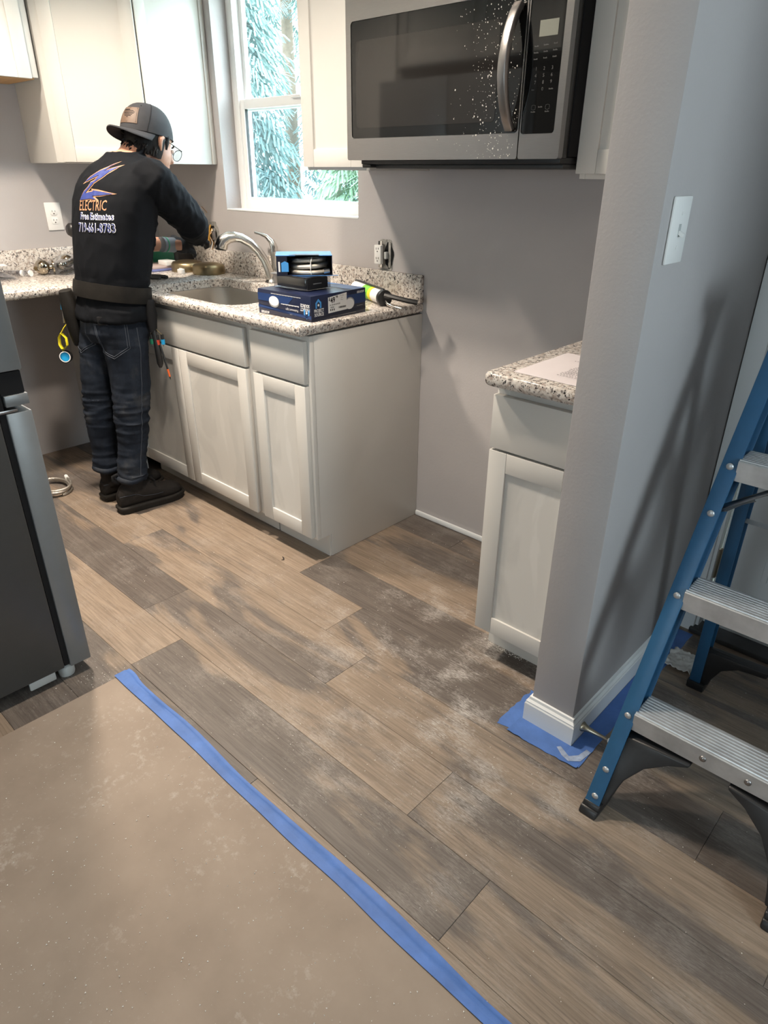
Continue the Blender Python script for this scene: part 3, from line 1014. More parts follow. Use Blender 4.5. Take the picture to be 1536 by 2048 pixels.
# ---------------------------------------------------------------- microwave
mw = thing('microwave', (0.39, -0.2, 1.39), 'stainless over-the-range microwave with black glass door splashed with plaster', 'microwave')
MF = -0.410
MZ0, MZ1 = 1.3965, 1.828
MB().box((0.0135, -0.366, 1.402), (0.762, -0.003, MZ1 - 0.001)).build('body', BLKMATTE, mw, bevel=0.002)
MB().box((0.020, -0.388, MZ0 + 0.002), (0.7575, -0.3662, MZ1 - 0.004)).build('door_back', DKGREY, mw, bevel=0.002)


def ring_frame(x0, x1, z0, z1, gx0, gx1, gz0, gz1, y0, y1, r):
    """plate with a round-cornered opening facing -y"""
    outer = rrect(x0, x1, z0, z1, 0.006, 4)
    inner = rrect(gx0, gx1, gz0, gz1, r, 4)
    mb = MB()
    n = len(outer)
    vs = [Vector((p[0], y1, p[1])) for p in outer] + [Vector((p[0], y1, p[1])) for p in inner] + [Vector((p[0], y0, p[1])) for p in outer] + [Vector((p[0], y0, p[1])) for p in inner]
    fs = []
    for i in range(n):
        j = (i + 1) % n
        fs += [(i, j, n + j, n + i), (2 * n + i, 3 * n + i, 3 * n + j, 2 * n + j), (i, 2 * n + i, 2 * n + j, j), (n + i, n + j, 3 * n + j, 3 * n + i)]
    return mb.add(vs, fs)


dr = ring_frame(0.018, 0.6375, MZ0, MZ1, 0.038, 0.634, 1.455, 1.748, -0.389, MF, 0.010).build('door_frame', STEEL, mw, smooth=1)
MB().prism(rrect(0.0385, 0.6335, 1.4555, 1.7475, 0.0095), 0, 0.016, frame((0, -0.392, 0), (1, 0, 0), (0, -1, 0))).build('door_glass', BLKGLASS, dr)
MB().prism(rrect(0.058, 0.560, 1.482, 1.700, 0.012), 0, 0.0006, frame((0, -0.4082, 0), (1, 0, 0), (0, -1, 0))).build('viewing_window', SMOKE, dr)
cp = ring_frame(0.6405, 0.7575, MZ0, MZ1, 0.6435, 0.7385, 1.452, 1.748, -0.389, MF, 0.008).build('control_frame', STEEL, mw, smooth=1)
MB().prism(rrect(0.644, 0.738, 1.4525, 1.7475, 0.0075), 0, 0.016, frame((0, -0.392, 0), (1, 0, 0), (0, -1, 0))).build('control_glass', BLKGLASS, cp)
MB().box((0.672, -0.4090, 1.652), (0.722, -0.4078, 1.684)).build('display', LCD, cp)
for row, zz in zip(('1 2 3', '4 5 6', '7 8 9', '  0  '), (1.585, 1.571, 1.557, 1.543)):
    for q, ch in enumerate(row[::2]):
        if ch != ' ':
            flat_text(ch, 0.0105, frame((0.672 + 0.022 * q, -0.4085, zz), (1, 0, 0), (0, -1, 0)), 'key_digit', DIMINK, cp)
for (xx, zz, w) in ((.668, 1.634, .012), (.694, 1.635, .014), (.719, 1.636, .010), (.668, 1.621, .013), (.694, 1.622, .012), (.719, 1.623, .012), (.668, 1.608, .011), (.694, 1.609, .010), (.719, 1.610, .011),
                    (.668, 1.5455, .008), (.718, 1.5455, .012), (.674, 1.499, .013), (.693, 1.509, .012), (.713, 1.499, .012)):
    mb = MB()
    n = max(2, int(w / 0.0022))
    for k in range(n):
        mb.box((xx - w / 2 + w * k / n, -0.4086, zz - 0.0012), (xx - w / 2 + w * (k + 0.62) / n, -0.4080, zz + 0.0010 + 0.0008 * (k % 3 == 0)))
    mb.build('key_marking', DIMINK, cp)
for xx in (0.674, 0.713):
    ring_frame(xx - 0.006, xx + 0.006, 1.503, 1.514, xx - 0.0052, xx + 0.0052, 1.5038, 1.5132, -0.408, -0.4086, 0.0008).build('key_outline', DIMINK, cp)
hp = []
for i in range(13):
    a = i / 12
    hp.append((0.612, MF - 0.004 - 0.050 * math.sin(PI * a) ** 0.75, 1.462 + 0.262 * a))
rs = []
for i, p in enumerate(hp):
    d = Vector(hp[min(i + 1, 12)]) - Vector(hp[max(i - 1, 0)])
    d.normalize()
    nn = Vector((0, -d.z, d.y))
    c = Vector(p)
    rs.append([c + Vector((sx * 0.0155, 0, 0)) + nn * sy * 0.006 for sx, sy in ((-1, -1), (-0.7, 1), (0.7, 1), (1, -1))])
MB().rings(rs).build('handle', STEEL, mw, bevel=0.002)
mb = MB().box((0.060, -0.392, 1.386), (0.7535, -0.01, 1.4015)).box((0.065, -0.392, 1.376), (0.10, -0.05, 1.386))
mb.build('bottom_plate', BLK, mw, bevel=0.002)
MB().box((0.10, -0.37, 1.374), (0.7515, -0.02, 1.386)).build('grease_filter', DKGREY, mw, bevel=0.003)
random.seed(3)
mb = MB()
for i in range(420):
    gx = random.gauss(0.555, 0.055)
    gz = random.uniform(1.40, 1.742)
    if not (0.30 < gx < 0.63):
        continue
    s = random.choice((0.0005, 0.0006, 0.0007, 0.0009, 0.0012, 0.0018)) * random.uniform(0.7, 1.3)
    yy = -0.4103 if gz < 1.455 else -0.4083
    a = random.random() * PI
    q = [Vector((gx + s * k * math.cos(a + b) * random.uniform(.5, 1.2), 0, gz + s * k * math.sin(a + b) * random.uniform(.7, 1.6))) for k, b in ((1, 0), (1, 1.6), (1, 3.1), (1, 4.7))]
    mb.add([Vector((p.x, yy, p.z)) for p in q] + [Vector((p.x, yy - 0.0006, p.z)) for p in q], [(0, 1, 2, 3), (4, 7, 6, 5), (0, 4, 5, 1), (1, 5, 6, 2), (2, 6, 7, 3), (3, 7, 4, 0)])
mb.build('plaster_specks', CHALK, mw, kind='stuff')

# ---------------------------------------------------------------- refrigerator
fr = thing('refrigerator', (-0.45, -1.85, 0), 'stainless four-door refrigerator with charcoal sides on the left', 'refrigerator')
RX0, RX1 = -0.862, -0.036
MB().box((RX0, -2.21, 0.045), (RX1, -1.556, 1.735)).build('body', FRIDGE, fr, bevel=0.006)
MB().box((RX0 + 0.01, -1.5555, 0.05), (RX1 - 0.004, -1.541, 1.73)).build('gasket', BLKMATTE, fr)
for (xa, xb) in ((RX0, -0.451), (-0.446, RX1)):
    MB().box((xa, -1.540, 0.928), (xb, -1.478, 1.742)).build('upper_door', STEELDK, fr, bevel=0.004)
    MB().box((xa, -1.540, 0.040), (xb, -1.478, 0.826)).build('lower_door', STEELDK, fr, bevel=0.004)
MB().box((RX0 + 0.003, -1.540, 0.872), (RX1 - 0.003, -1.484, 0.926)).build('grip_recess', BLKMATTE, fr)
MB().box((RX0, -1.535, 0.842), (RX1, -1.479, 0.870)).build('lower_grip_rail', STEELDK, fr, bevel=0.002)
MB().box((RX1 - 0.06, -1.56, 0.8275), (RX1 - 0.002, -1.51, 0.8355)).build('hinge', STEEL, fr, bevel=0.002)
for xa in (RX0 + 0.06, RX1 - 0.035):
    MB().lathe((xa, -1.545, 0.001), [(0.022, 0), (0.024, 0.006), (0.024, 0.03), (0.018, 0.034), (0.010, 0.044)], 20).build('foot', GREYPL, fr, smooth=True)
MB().box((RX1 - 0.012, -1.66, 0.018), (RX1 - 0.004, -1.585, 0.046)).build('roller_bracket', GREYPL, fr, bevel=0.003)
MB().lathe((RX1 - 0.04, -2.1, 0.001), [(0.022, 0), (0.024, 0.006), (0.024, 0.046)], 20).build('foot', GREYPL, fr, smooth=True)
MB().lathe((RX0 + 0.06, -2.1, 0.001), [(0.022, 0), (0.024, 0.006), (0.024, 0.046)], 20).build('foot', GREYPL, fr, smooth=True)

# ================================================================ floor covering and tape
def sheet(name, fn, nu, nv, thick, mat, parent=None, **props):
    """thin sheet with thickness over fn(a, b) -> point, a and b in 0..1"""
    mb = MB()
    top = [[Vector(fn(i / nu, j / nv)) for j in range(nv + 1)] for i in range(nu + 1)]
    vs, fs = [], []
    W = nv + 1
    for i in range(nu + 1):
        for j in range(nv + 1):
            vs.append(top[i][j])
    K = len(vs)
    vs += [p - Vector((0, 0, thick)) for p in vs]
    for i in range(nu):
        for j in range(nv):
            a, b, c, d = i * W + j, (i + 1) * W + j, (i + 1) * W + j + 1, i * W + j + 1
            fs += [(a, b, c, d), (K + d, K + c, K + b, K + a)]
    for i in range(nu):
        fs += [(i * W, K + i * W, K + (i + 1) * W, (i + 1) * W), (i * W + nv, (i + 1) * W + nv, K + (i + 1) * W + nv, K + i * W + nv)]
    for j in range(nv):
        fs += [(j, j + 1, K + j + 1, K + j), (nu * W + j, K + nu * W + j, K + nu * W + j + 1, nu * W + j + 1)]
    return mb.add(vs, fs).build(name, mat, parent, smooth=True, **props)


def edge_wobble(x, s=1.0, seed=0.0):
    return noise.noise(Vector((x * 3.1 * s, seed, 0.3)))


sheet('floor_paper', lambda a, b: (0.062 + 3.5 * a, -4.95 + 3.517 * b + 0.004 * edge_wobble(3.5 * a, 1, 4) * b, 0.0035 + 0.0025 * noise.noise(Vector((a * 9, b * 9, 0))) * (1 if 0 < b < 1 else 0.3)),
      48, 48, 0.0025, KRAFT, label='tan protective floor paper spread over the foreground', cat='floor paper')


def tape_pt(a, b):
    x = 0.052 + 2.2 * a
    w0 = -1.454 + 0.005 * edge_wobble(x, 1.7, 9)
    w1 = -1.412 + 0.010 * edge_wobble(x, 1.3, 2) + (0.008 * math.exp(-((x - 0.08) / 0.04) ** 2))
    y = w0 + (w1 - w0) * b
    rise = 0.007 * max(0, b - 0.45) * max(0.0, noise.noise(Vector((x * 4.0, 5, 1))) + 0.35)
    ridge = 0.0045 * math.exp(-((b - 0.68) / 0.10) ** 2) * max(0.0, noise.noise(Vector((x * 2.2, 8, 3))) + 0.5)
    return (x, y, 0.0068 - 0.0038 * min(1, max(0, (b - 0.5) * 5)) + rise + ridge + 0.0006 * noise.noise(Vector((x * 40, b * 6, 1))))


sheet('tape_strip', tape_pt, 150, 12, 0.0006, TAPE, label='long wrinkled blue tape strip along the floor paper edge', cat='tape', group='blue masking tape')
for nm, fn, lab in (
        ('tape_strip', lambda a, b: (1.034 + 0.205 * a, -0.825 + 0.073 * b + (0.012 * a if b < .5 else 0) + 0.004 * edge_wobble(a * 2, 2, 1) * (1 - b), 0.0016 + 0.004 * (1 - b) * (0.5 + 0.5 * math.sin(a * 5 + 2)) * max(0, 1 - b * 3)), 'short blue tape strip in front of the stub wall end'),
        ('tape_strip', lambda a, b: (0.996 + 0.046 * b + 0.006 * edge_wobble(a, 3, 7) * (1 - b), -0.818 + 0.18 * a + 0.01 * b * (1 - a), 0.0012), 'blue tape strip at the cabinet side of the stub wall'),
        ('tape_strip', lambda a, b: (1.192 + 0.050 * b + 0.003 * edge_wobble(a * 3, 2, 5) * b, -0.790 + 0.752 * a - 0.016 * b * (1 - a), 0.0022 + 0.001 * b * noise.noise(Vector((a * 8, 1, 1)))), 'blue tape strip running beside the stub wall to the door')):
    sheet(nm, fn, 30, 6, 0.0006, TAPE, label=lab, cat='tape', group='blue masking tape')

SMEAR = simple('dried_plaster', (0.27, 0.33, 0.45), 0.9, var=0.25, vscale=60)
for poly, lab in (([(1.165, -0.783), (1.19, -0.800), (1.212, -0.806), (1.236, -0.785), (1.242, -0.74), (1.228, -0.738), (1.222, -0.77), (1.205, -0.790), (1.172, -0.774)], 'white plaster smear on the tape at the stub wall corner'),):
    MB().prism(poly, 0.0026, 0.0034).build('plaster_smear', SMEAR, label=lab, cat='plaster', bevel=0.0003)

# plaster crumbs nobody could count
random.seed(11)
mb = MB()


def crumb(x, y, z, s):
    a = random.random() * PI
    pts = [Vector((x + s * random.uniform(.5, 1.2) * math.cos(a + k), y + s * random.uniform(.5, 1.2) * math.sin(a + k), z)) for k in (0, 2.1, 4.2)]
    mb.add(pts + [Vector((x, y, z + s * random.uniform(.5, .9)))], [(0, 2, 1), (0, 1, 3), (1, 2, 3), (2, 0, 3)])


for i in range(2600):
    x, y = random.uniform(-1.2, 2.0), random.uniform(-1.42, -0.05)
    if y > -0.56 and not (0.02 < x < 0.74) and x < 1.2:
        continue
    if random.random() > 0.25 + 0.75 * math.exp(-((x - 0.7) ** 2 / 0.5 + (y + 0.9) ** 2 / 0.25)):
        continue
    if 1.03 < x < 1.25 and y > -0.85:
        continue
    crumb(x, y, 0.0002, random.choice((0.0008, 0.001, 0.0013, 0.0018)))
for i in range(1800):
    x, y = random.uniform(0.08, 1.6), random.uniform(-2.2, -1.46)
    if random.random() > 0.35 + 0.65 * math.exp(-((x - 0.9) ** 2 / 0.3)):
        continue
    crumb(x, y, 0.0055, random.choice((0.0007, 0.0009, 0.0012, 0.0020)))
for i in range(160):
    crumb(random.gauss(0.845, 0.035), random.gauss(-0.535, 0.006), 0.0003, random.uniform(0.001, 0.003))
for i in range(50):
    crumb(random.gauss(0.0, 0.05), random.gauss(-1.50, 0.05), 0.0003, random.uniform(0.001, 0.002))
mb.build('plaster_crumbs', CHALK, kind='stuff', label='white plaster crumbs scattered over floor and paper', cat='debris')
MB().tube([(-0.135, -0.655, 0.002), (-0.12, -0.662, 0.004), (-0.112, -0.668, 0.003), (-0.118, -0.675, 0.003)], [0.0015, 0.0025, 0.002, 0.001], 6).build('cable_scrap', BLK, label='tiny black cable scrap on the floor before the cabinet', cat='scrap')

# ================================================================ stepladder
lad = thing('stepladder', (1.53, -0.6, 0), 'blue fibreglass stepladder with ribbed aluminium treads beside the stub wall', 'ladder')
LC = 1.530                         # centre line
LK, LM = 0.030, 0.450              # lean of the front rails: inwards, backwards
RM = -0.150
FH = 1.10


def mirror_x(p, s):
    return Vector(p) if s < 0 else Vector((2 * LC - p[0], p[1], p[2]))


def channel(B, k, mm, z0, z1, width, depth, back, s):
    """C-section rail; web outside, flanges pointing inward; 'back' is the sign of the depth direction in y"""
    d = Vector((k, mm, 1.0))
    cs = [(0, 0), (width, 0), (width, 0.0045), (0.005, 0.0045), (0.005, depth - 0.0045), (width, depth - 0.0045), (width, depth), (0, depth)]
    rs = []
    for z in (z0, z1):
        c = Vector(B) + d * (z - B[2])
        rs.append([mirror_x(c + Vector((u, back * w, 0)), s) for u, w in cs])
    return MB().rings(rs)


FB = (1.309, -0.917, 0.012)
RB = (1.325, -0.255 - 0.045, 0.012)


def front_pt(s, z, u=0.0, w=0.0):
    d = Vector((LK, LM, 1.0))
    return mirror_x(Vector(FB) + d * (z - FB[2]) + Vector((u, w, 0)), s)


def rear_pt(s, z, u=0.0, w=0.0):
    d = Vector((LK, RM, 1.0))
    return mirror_x(Vector(RB) + d * (z - RB[2]) + Vector((u, w, 0)), s)


STEPZ = (0.240, 0.518, 0.796)
for s in (-1, 1):
    channel(FB, LK, LM, 0.022, FH, 0.036, 0.070, 1, s).build('front_rail', BLUE, lad, bevel=0.0015)
    channel(RB, LK, RM, 0.020, FH, 0.030, 0.045, 1, s).build('rear_rail', BLUE, lad, bevel=0.0015)
    # feet
    mb = MB()
    c0, c1 = front_pt(s, 0.001), front_pt(s, 0.030)
    for (za, zb, g) in ((0.001, 0.020, 0.004), (0.020, 0.034, 0.002)):
        rs = []
        for z in (za, zb):
            rs.append([front_pt(s, z, u, w) for u, w in ((-g, -g), (0.040, -g), (0.040, 0.078), (-g, 0.078))])
        mb.rings(rs)
    mb.build('front_foot', BLK, lad, bevel=0.004)
    rs = [[rear_pt(s, z, u, w) for u, w in ((-.004, -.006), (0.045, -.006), (0.045, 0.055), (-.004, 0.055))] for z in (0.001, 0.016, 0.030)]
    MB().rings(rs).build('rear_foot', BLK, lad, bevel=0.004)
    # moulded corner brace from the rail foot to the first tread
    prof = [(0.006, 0.035), (0.006, 0.196), (0.175, 0.208), (0.175, 0.200), (0.135, 0.182), (0.092, 0.150), (0.062, 0.105), (0.050, 0.06), (0.046, 0.035)]
    rs = []
    for w in (0.008, 0.060):
        rs.append([front_pt(s, z, u, w) for u, z in prof])
    MB().rings(rs).build('corner_brace', BLK, lad, bevel=0.005)
    prof = [(0.006, 0.03), (0.006, 0.150), (0.05, 0.158), (0.185, 0.165), (0.185, 0.145), (0.115, 0.135), (0.075, 0.105), (0.056, 0.06), (0.05, 0.03)]
    rs = []
    for w in (0.004, 0.040):
        rs.append([rear_pt(s, z, u, w) for u, z in prof])
    MB().rings(rs).build('rear_brace', BLK, lad, bevel=0.004)
    for z in (0.050, 0.115, STEPZ[0] + 0.005, STEPZ[1] + 0.003, STEPZ[2] + 0.003, 0.70):
        p = front_pt(s, z, 0.019, -0.0005)
        MB().ball(p, (0.0085, 0.0045, 0.0085), 12, 6).build('rivet', ALU, lad, smooth=True)
    # folding spreader between the rails
    a, mid, c = front_pt(s, 0.70, 0.030, 0.035), None, rear_pt(s, 0.66, 0.028, 0.02)
    MB().tube([a, a.lerp(c, 0.5) + Vector((0, 0, 0.004)), c], 0.011, 4, flat=0.35).build('spreader', STEEL, lad)
    # diagonal brace of a tread
    a = front_pt(s, STEPZ[2] - 0.085, 0.03, 0.02)
    b = front_pt(s, STEPZ[2] - 0.012, 0.135, 0.02)
    MB().tube([a, b], 0.012, 6, flat=0.35).build('tread_brace', STEEL, lad, smooth=True)
    a, b = rear_pt(s, 0.30 + (0.22 if s < 0 else 0), 0.02, 0.0), rear_pt(-s, 0.62, 0.02, 0.0)
for z in (0.155, 0.60, 0.90):
    a, b = rear_pt(-1, z, 0.028, 0.02), rear_pt(1, z, 0.028, 0.02)
    MB().tube([a, b], 0.013, 4, flat=0.5).build('rear_bar', ALU if z > 0.2 else BLK, lad)
for z in STEPZ:
    a = front_pt(-1, z, 0.034)
    b = front_pt(1, z, 0.034)
    y0 = a.y - 0.002
    zt = z + 0.021
    dep = 0.088
    pr = [(y0, zt - 0.046), (y0, zt - 0.002), (y0 + 0.002, zt)]
    n = 8
    for i in range(n):
        yy = y0 + 0.006 + (dep - 0.010) * i / n
        w = (dep - 0.010) / n
        pr += [(yy, zt), (yy + 0.12 * w, zt + 0.0026), (yy + 0.50 * w, zt + 0.0026), (yy + 0.62 * w, zt)]
    pr += [(y0 + dep, zt), (y0 + dep, zt - 0.034), (y0 + dep - 0.003, zt - 0.034), (y0 + dep - 0.003, zt - 0.004), (y0 + 0.004, zt - 0.004), (y0 + 0.004, zt - 0.046)]
    tr_ = MB().prism(pr, a.x, b.x, Matrix(((0, 0, 1, 0), (1, 0, 0, 0), (0, 1, 0, 0), (0, 0, 0, 1)))).build('tread', ALU, lad)
    if z == STEPZ[0]:
        for x in (1.508, 1.600):
            MB().ball((x, y0 - 0.0005, zt - 0.023), (0.0075, 0.004, 0.0075), 12, 6).build('bolt', STEEL, tr_, smooth=True)
    if z == STEPZ[2]:
        MB().ball((1.470, y0 - 0.0005, zt - 0.023), (0.0075, 0.004, 0.0075), 12, 6).build('bolt', STEEL, tr_, smooth=True)
MB().box((1.325, -0.485, FH), (2 * LC - 1.325, -0.345, FH + 0.05)).build('top_cap', BLUE, lad, bevel=0.012)

# crumpled rag behind the ladder
sheet('rag', lambda a, b: (1.228 + 0.085 * a + 0.006 * noise.noise(Vector((b * 5, 1, 2))), -0.255 + 0.10 * b + 0.012 * noise.noise(Vector((a * 4, 3, 2))), 0.010 + 0.012 * abs(noise.noise(Vector((a * 5, b * 5, 4)))) + 0.006 * abs(noise.noise(Vector((a * 13, b * 13, 1))))),
      22, 22, 0.004, RAG, label='crumpled white rag on the floor behind the stepladder', cat='rag')
# door stop
ds = thing('door_stop', (1.191, -0.702, 0.035), 'nickel door stop screwed to the stub wall baseboard', 'door stop')
MB().lathe((1.1908, -0.702, 0.036), [(0.0135, 0), (0.014, 0.003), (0.011, 0.008), (0.0075, 0.02), (0.0052, 0.045), (0.0045, 0.072), (0.0055, 0.074)], 16, (1, 0.03, 0)).build('stem', SATIN, ds, smooth=True)
MB().lathe((1.2650, -0.700, 0.036), [(0.0062, 0), (0.0066, 0.006), (0.005, 0.011)], 14, (1, 0.03, 0)).build('rubber_tip', WHITEPL, ds, smooth=True)
# coil of braided hose behind the refrigerator
pts = []
for i in range(90):
    a = i / 90 * 2 * PI * 3.3
    r = 0.085 + 0.008 * math.sin(a * 0.7)
    pts.append((-1.405 + r * math.cos(a) * 1.1, -1.01 + r * math.sin(a) * 0.8, 0.007 + 0.0045 * a / PI))
hc = thing('supply_hose', (-1.405, -1.01, 0), 'coiled braided steel supply hose on the floor by the refrigerator', 'hose')
MB().tube(pts, 0.0058, 8).build('braid', BRAID, hc, smooth=True)
MB().cyl(pts[-1], Vector(pts[-1]) + (Vector(pts[-1]) - Vector(pts[-4])).normalized() * 0.03, 0.009, n=10).build('fitting', WHITEPL, hc, smooth=True)

# ================================================================ sockets and switch
def duplex(parent, M, cw=0.034):
    """one receptacle face with slots, local u right, v up, w outwards"""
    f = MB().prism(rrect(-0.017, 0.017, -0.0145, 0.0145, 0.009), 0, 0.0025, M).build('receptacle', WHITEPL, parent, bevel=0.0006)
    MB().box((-0.008, 0.000, 0.0024), (-0.006, 0.008, 0.0030), M).box((0.006, 0.001, 0.0024), (0.008, 0.007, 0.0030), M).build('slot', BLKMATTE, f)
    MB().prism([(0.0028 * math.cos(a), -0.007 + 0.0028 * math.sin(a)) for a in [i * PI / 5 for i in range(10)]], 0.0024, 0.0030, M).build('ground_hole', BLKMATTE, f)
    return f


so = thing('socket_plate', (XL, -0.55, 1.16), 'white double socket on the left wall above the worktop', 'socket')
Ml = frame((XL + 0.0005, -0.551, 1.160), (0, 1, 0), (1, 0, 0))
MB().box((-0.038, -0.062, 0), (0.038, 0.062, 0.005), Ml).build('cover_plate', WHITEPL, so, bevel=0.003)
for v in (-0.0195, 0.0195):
    duplex(so, frame((XL + 0.0052, -0.551, 1.160 + v), (0, 1, 0), (1, 0, 0)))
sw = thing('light_switch', (PX1, -0.66, 1.27), 'white toggle light switch on the stub wall', 'switch')
Ms = frame((PX1 + 0.0005, -0.662, 1.269), (0, 1, 0), (1, 0, 0))
MB().box((-0.040, -0.060, 0), (0.040, 0.060, 0.006), Ms).build('cover_plate', WHITEPL, sw, bevel=0.003)
MB().box((-0.005, -0.0115, 0.0055), (0.005, 0.0115, 0.0066), Ms).build('toggle_slot', GREYPL, sw)
MB().prism([(-0.004, -0.003), (0.004, -0.003), (0.004, 0.004), (-0.004, 0.004)], 0.006, 0.019, Ms @ Matrix.Rotation(0.55, 4, 'X')).build('toggle', WHITEPL, sw, bevel=0.001)
for v in (-0.030, 0.030):
    MB().cyl(Ms @ Vector((0, v, 0.0055)), Ms @ Vector((0, v, 0.0072)), 0.0032, n=10).build('screw', WHITEPL, sw, smooth=True)
# unfinished socket by the worktop end
us_ = thing('open_socket', (-0.2, 0, 1.07), 'bare double socket pulled out of its box above the worktop end', 'socket', 'unfinished wall boxes')
Mo = frame((-0.196, -0.0005, 1.074), (1, 0, 0), (0, -1, 0))
ragged = [(0.053 * math.cos(a) * (1 + 0.10 * math.sin(5 * a + 1)), 0.056 * math.sin(a) * (1 + 0.08 * math.sin(7 * a))) for a in [i * PI / 14 for i in range(28)]]
MB().prism([(0.7 * max(-0.05, min(0.05, u * 1.3)), max(-0.057, min(0.057, v * 1.25))) for u, v in ragged], -0.0003, 0.0012, Mo).build('wall_cutout', LEAD, us_)
MB().prism([(u * 0.42 + 0.018, v * 0.86) for u, v in ragged], 0.0012, 0.0020, Mo).build('box_mouth', BLKMATTE, us_)
dv_ = MB().box((-0.036, -0.033, 0.014), (-0.001, 0.036, 0.030), Mo).build('device_body', WHITEPL, us_, bevel=0.002)
for v in (-0.016, 0.019):
    Mq = frame(Mo @ Vector((-0.0185, v, 0.0305)), (1, 0, 0), (0, -1, 0))
    MB().box((-0.007, 0.000, 0), (-0.005, 0.008, 0.0006), Mq).box((0.004, 0.001, 0), (0.006, 0.008, 0.0006), Mq).box((-0.002, -0.008, 0), (0.002, -0.004, 0.0006), Mq).build('slot', BLKMATTE, dv_)
MB().box((-0.030, -0.048, 0.010), (-0.010, 0.050, 0.013), Mo).build('yoke', NICKEL, us_, bevel=0.001)
MB().box((0.004, -0.014, 0.002), (0.018, 0.012, 0.018), Mo).build('terminal_block', GREYPL, us_, bevel=0.002)
MB().box((0.018, -0.046, 0.002), (0.030, 0.046, 0.006), Mo).build('metal_bracket', LEAD, us_, bevel=0.001)
# open wall box the worker is wiring
ob = thing('open_wall_box', (-1.37, 0, 1.08), 'open wall box with loose wires and metal device over the sink corner', 'wall box', 'unfinished wall boxes')
Mo = frame((-1.370, -0.0005, 1.078), (1, 0, 0), (0, -1, 0))
MB().prism([(max(-0.046, min(0.046, u * 1.05)), max(-0.060, min(0.062, v * 1.25))) for u, v in ragged], -0.0003, 0.0014, Mo).build('wall_cutout', LEAD, ob)
MB().prism([(u * 0.62 - 0.006, v * 0.80) for u, v in ragged], 0.0014, 0.0022, Mo).build('box_mouth', BLKMATTE, ob)
MB().box((0.010, -0.056, 0.004), (0.026, 0.034, 0.012), Mo).build('device_strap', NICKEL, ob, bevel=0.002)
MB().box((0.006, -0.022, 0.006), (0.028, 0.020, 0.018), Mo).build('device_body', STEEL, ob, bevel=0.002)
MB().tube([Mo @ Vector(p) for p in ((-0.018, 0.045, 0.002), (-0.016, 0.03, 0.012), (-0.018, 0.0, 0.014), (-0.022, -0.03, 0.018))], 0.005, 8).build('yellow_cable', YELLOWWIRE, ob, smooth=True)
for k in range(4):
    MB().tube([Mo @ Vector(p) for p in ((-0.010 + 0.006 * k, 0.03, 0.002), (-0.006 + 0.005 * k, 0.0, 0.02 + 0.004 * k), (-0.012 + 0.008 * k, -0.035, 0.014), (-0.02 + 0.010 * k, -0.055 - 0.004 * k, 0.024))], 0.0016, 6).build('wire', (COPPER, BLK, WHITEPL, COPPER)[k], ob, smooth=True)
MB().tube([(-1.45, -0.003, 1.205), (-1.43, -0.005, 1.195), (-1.405, -0.004, 1.178)], 0.0012, 5).build('wire_offcut', COPPER, ob, smooth=True)

# ================================================================ carton of ceiling lights
bx = thing('lamp_carton', (-0.155, -0.43, 0.914), 'navy blue retail carton of ceiling light with white price label', 'carton')
ang = math.radians(2.5)
Rb = Matrix.Translation((-0.156, -0.428, 0.9148)) @ Matrix.Rotation(ang, 4, 'Z')
W2, D2_, HB = 0.134, 0.134, 0.083
MB().box((-W2, -D2_, 0), (W2, D2_, HB), Rb).build('carton_body', NAVY, bx, bevel=0.001)


def face_m(du, dv, side, flip=False):
    """frame on a carton face; du across from the centre, dv up from the bottom"""
    if side == 'front':
        O, U, Nn = (du, -D2_ - 0.0004, dv), Vector((1, 0, 0)), Vector((0, -1, 0))
    elif side == 'right':
        O, U, Nn = (W2 + 0.0004, du, dv), Vector((0, 1, 0)), Vector((1, 0, 0))
    else:
        O, U, Nn = (du, dv, HB + 0.0004), Vector((1, 0, 0)), Vector((0, 0, 1))
    V = Nn.cross(U)
    if flip:
        U, V = -U, -V
    L = Matrix(((U.x, V.x, Nn.x, O[0]), (U.y, V.y, Nn.y, O[1]), (U.z, V.z, Nn.z, O[2]), (0, 0, 0, 1)))
    return Rb @ L


def decal(poly, M, mat, name='print_panel', h=0.0003):
    return MB().prism(poly, 0, h, M).build(name, mat, bx)


def small_print(M, w, h, n, mat=WHITEINK):
    mb = MB()
    for k in range(n):
        mb.box((-w / 2 + w * k / n, 0, 0), (-w / 2 + w * (k + 0.7) / n, h * (1.0 if k % 4 else 1.4), 0.0003), M)
    return mb.build('small_print', mat, bx)


# front side (printed upside down)
decal([(-0.134, 0.020), (0.134, 0.020), (0.134, 0.008), (-0.134, 0.030)], face_m(0, 0, 'front'), ROYAL)
decal([(-0.134, 0.045), (0.02, 0.045), (0.05, 0.070), (-0.134, 0.070)], face_m(0, 0, 'front'), ROYAL)
decal([(0.026 * math.cos(a), 0.019 * math.sin(a)) for a in [i * PI / 16 for i in range(32)]], face_m(-0.050, 0.046, 'front'), GREYINK, 'lamp_picture_rim', 0.0005)
decal([(0.025 * math.cos(a), 0.016 * math.sin(a) + 0.003) for a in [i * PI / 16 for i in range(32)]], face_m(-0.050, 0.046, 'front'), WHITEINK, 'lamp_picture', 0.0008)
flat_text('LED 1300', 0.0155, face_m(-0.105, 0.058, 'front', True), 'printed_text', GREENINK, bx, width=0.72)
flat_text('PROJECT', 0.0145, face_m(0.105, 0.042, 'front', True), 'printed_text', WHITEINK, bx, 0.0004, width=0.75)
flat_text('SOURCE', 0.0145, face_m(0.105, 0.055, 'front', True), 'printed_text', WHITEINK, bx, 0.0004, width=0.75)
flat_text('11-in LED', 0.0095, face_m(0.045, 0.019, 'front', True), 'printed_text', WHITEINK, bx, width=0.8)
flat_text('Flushmount Light', 0.0105, face_m(0.040, 0.032, 'front', True), 'printed_text', WHITEINK, bx, width=0.8)
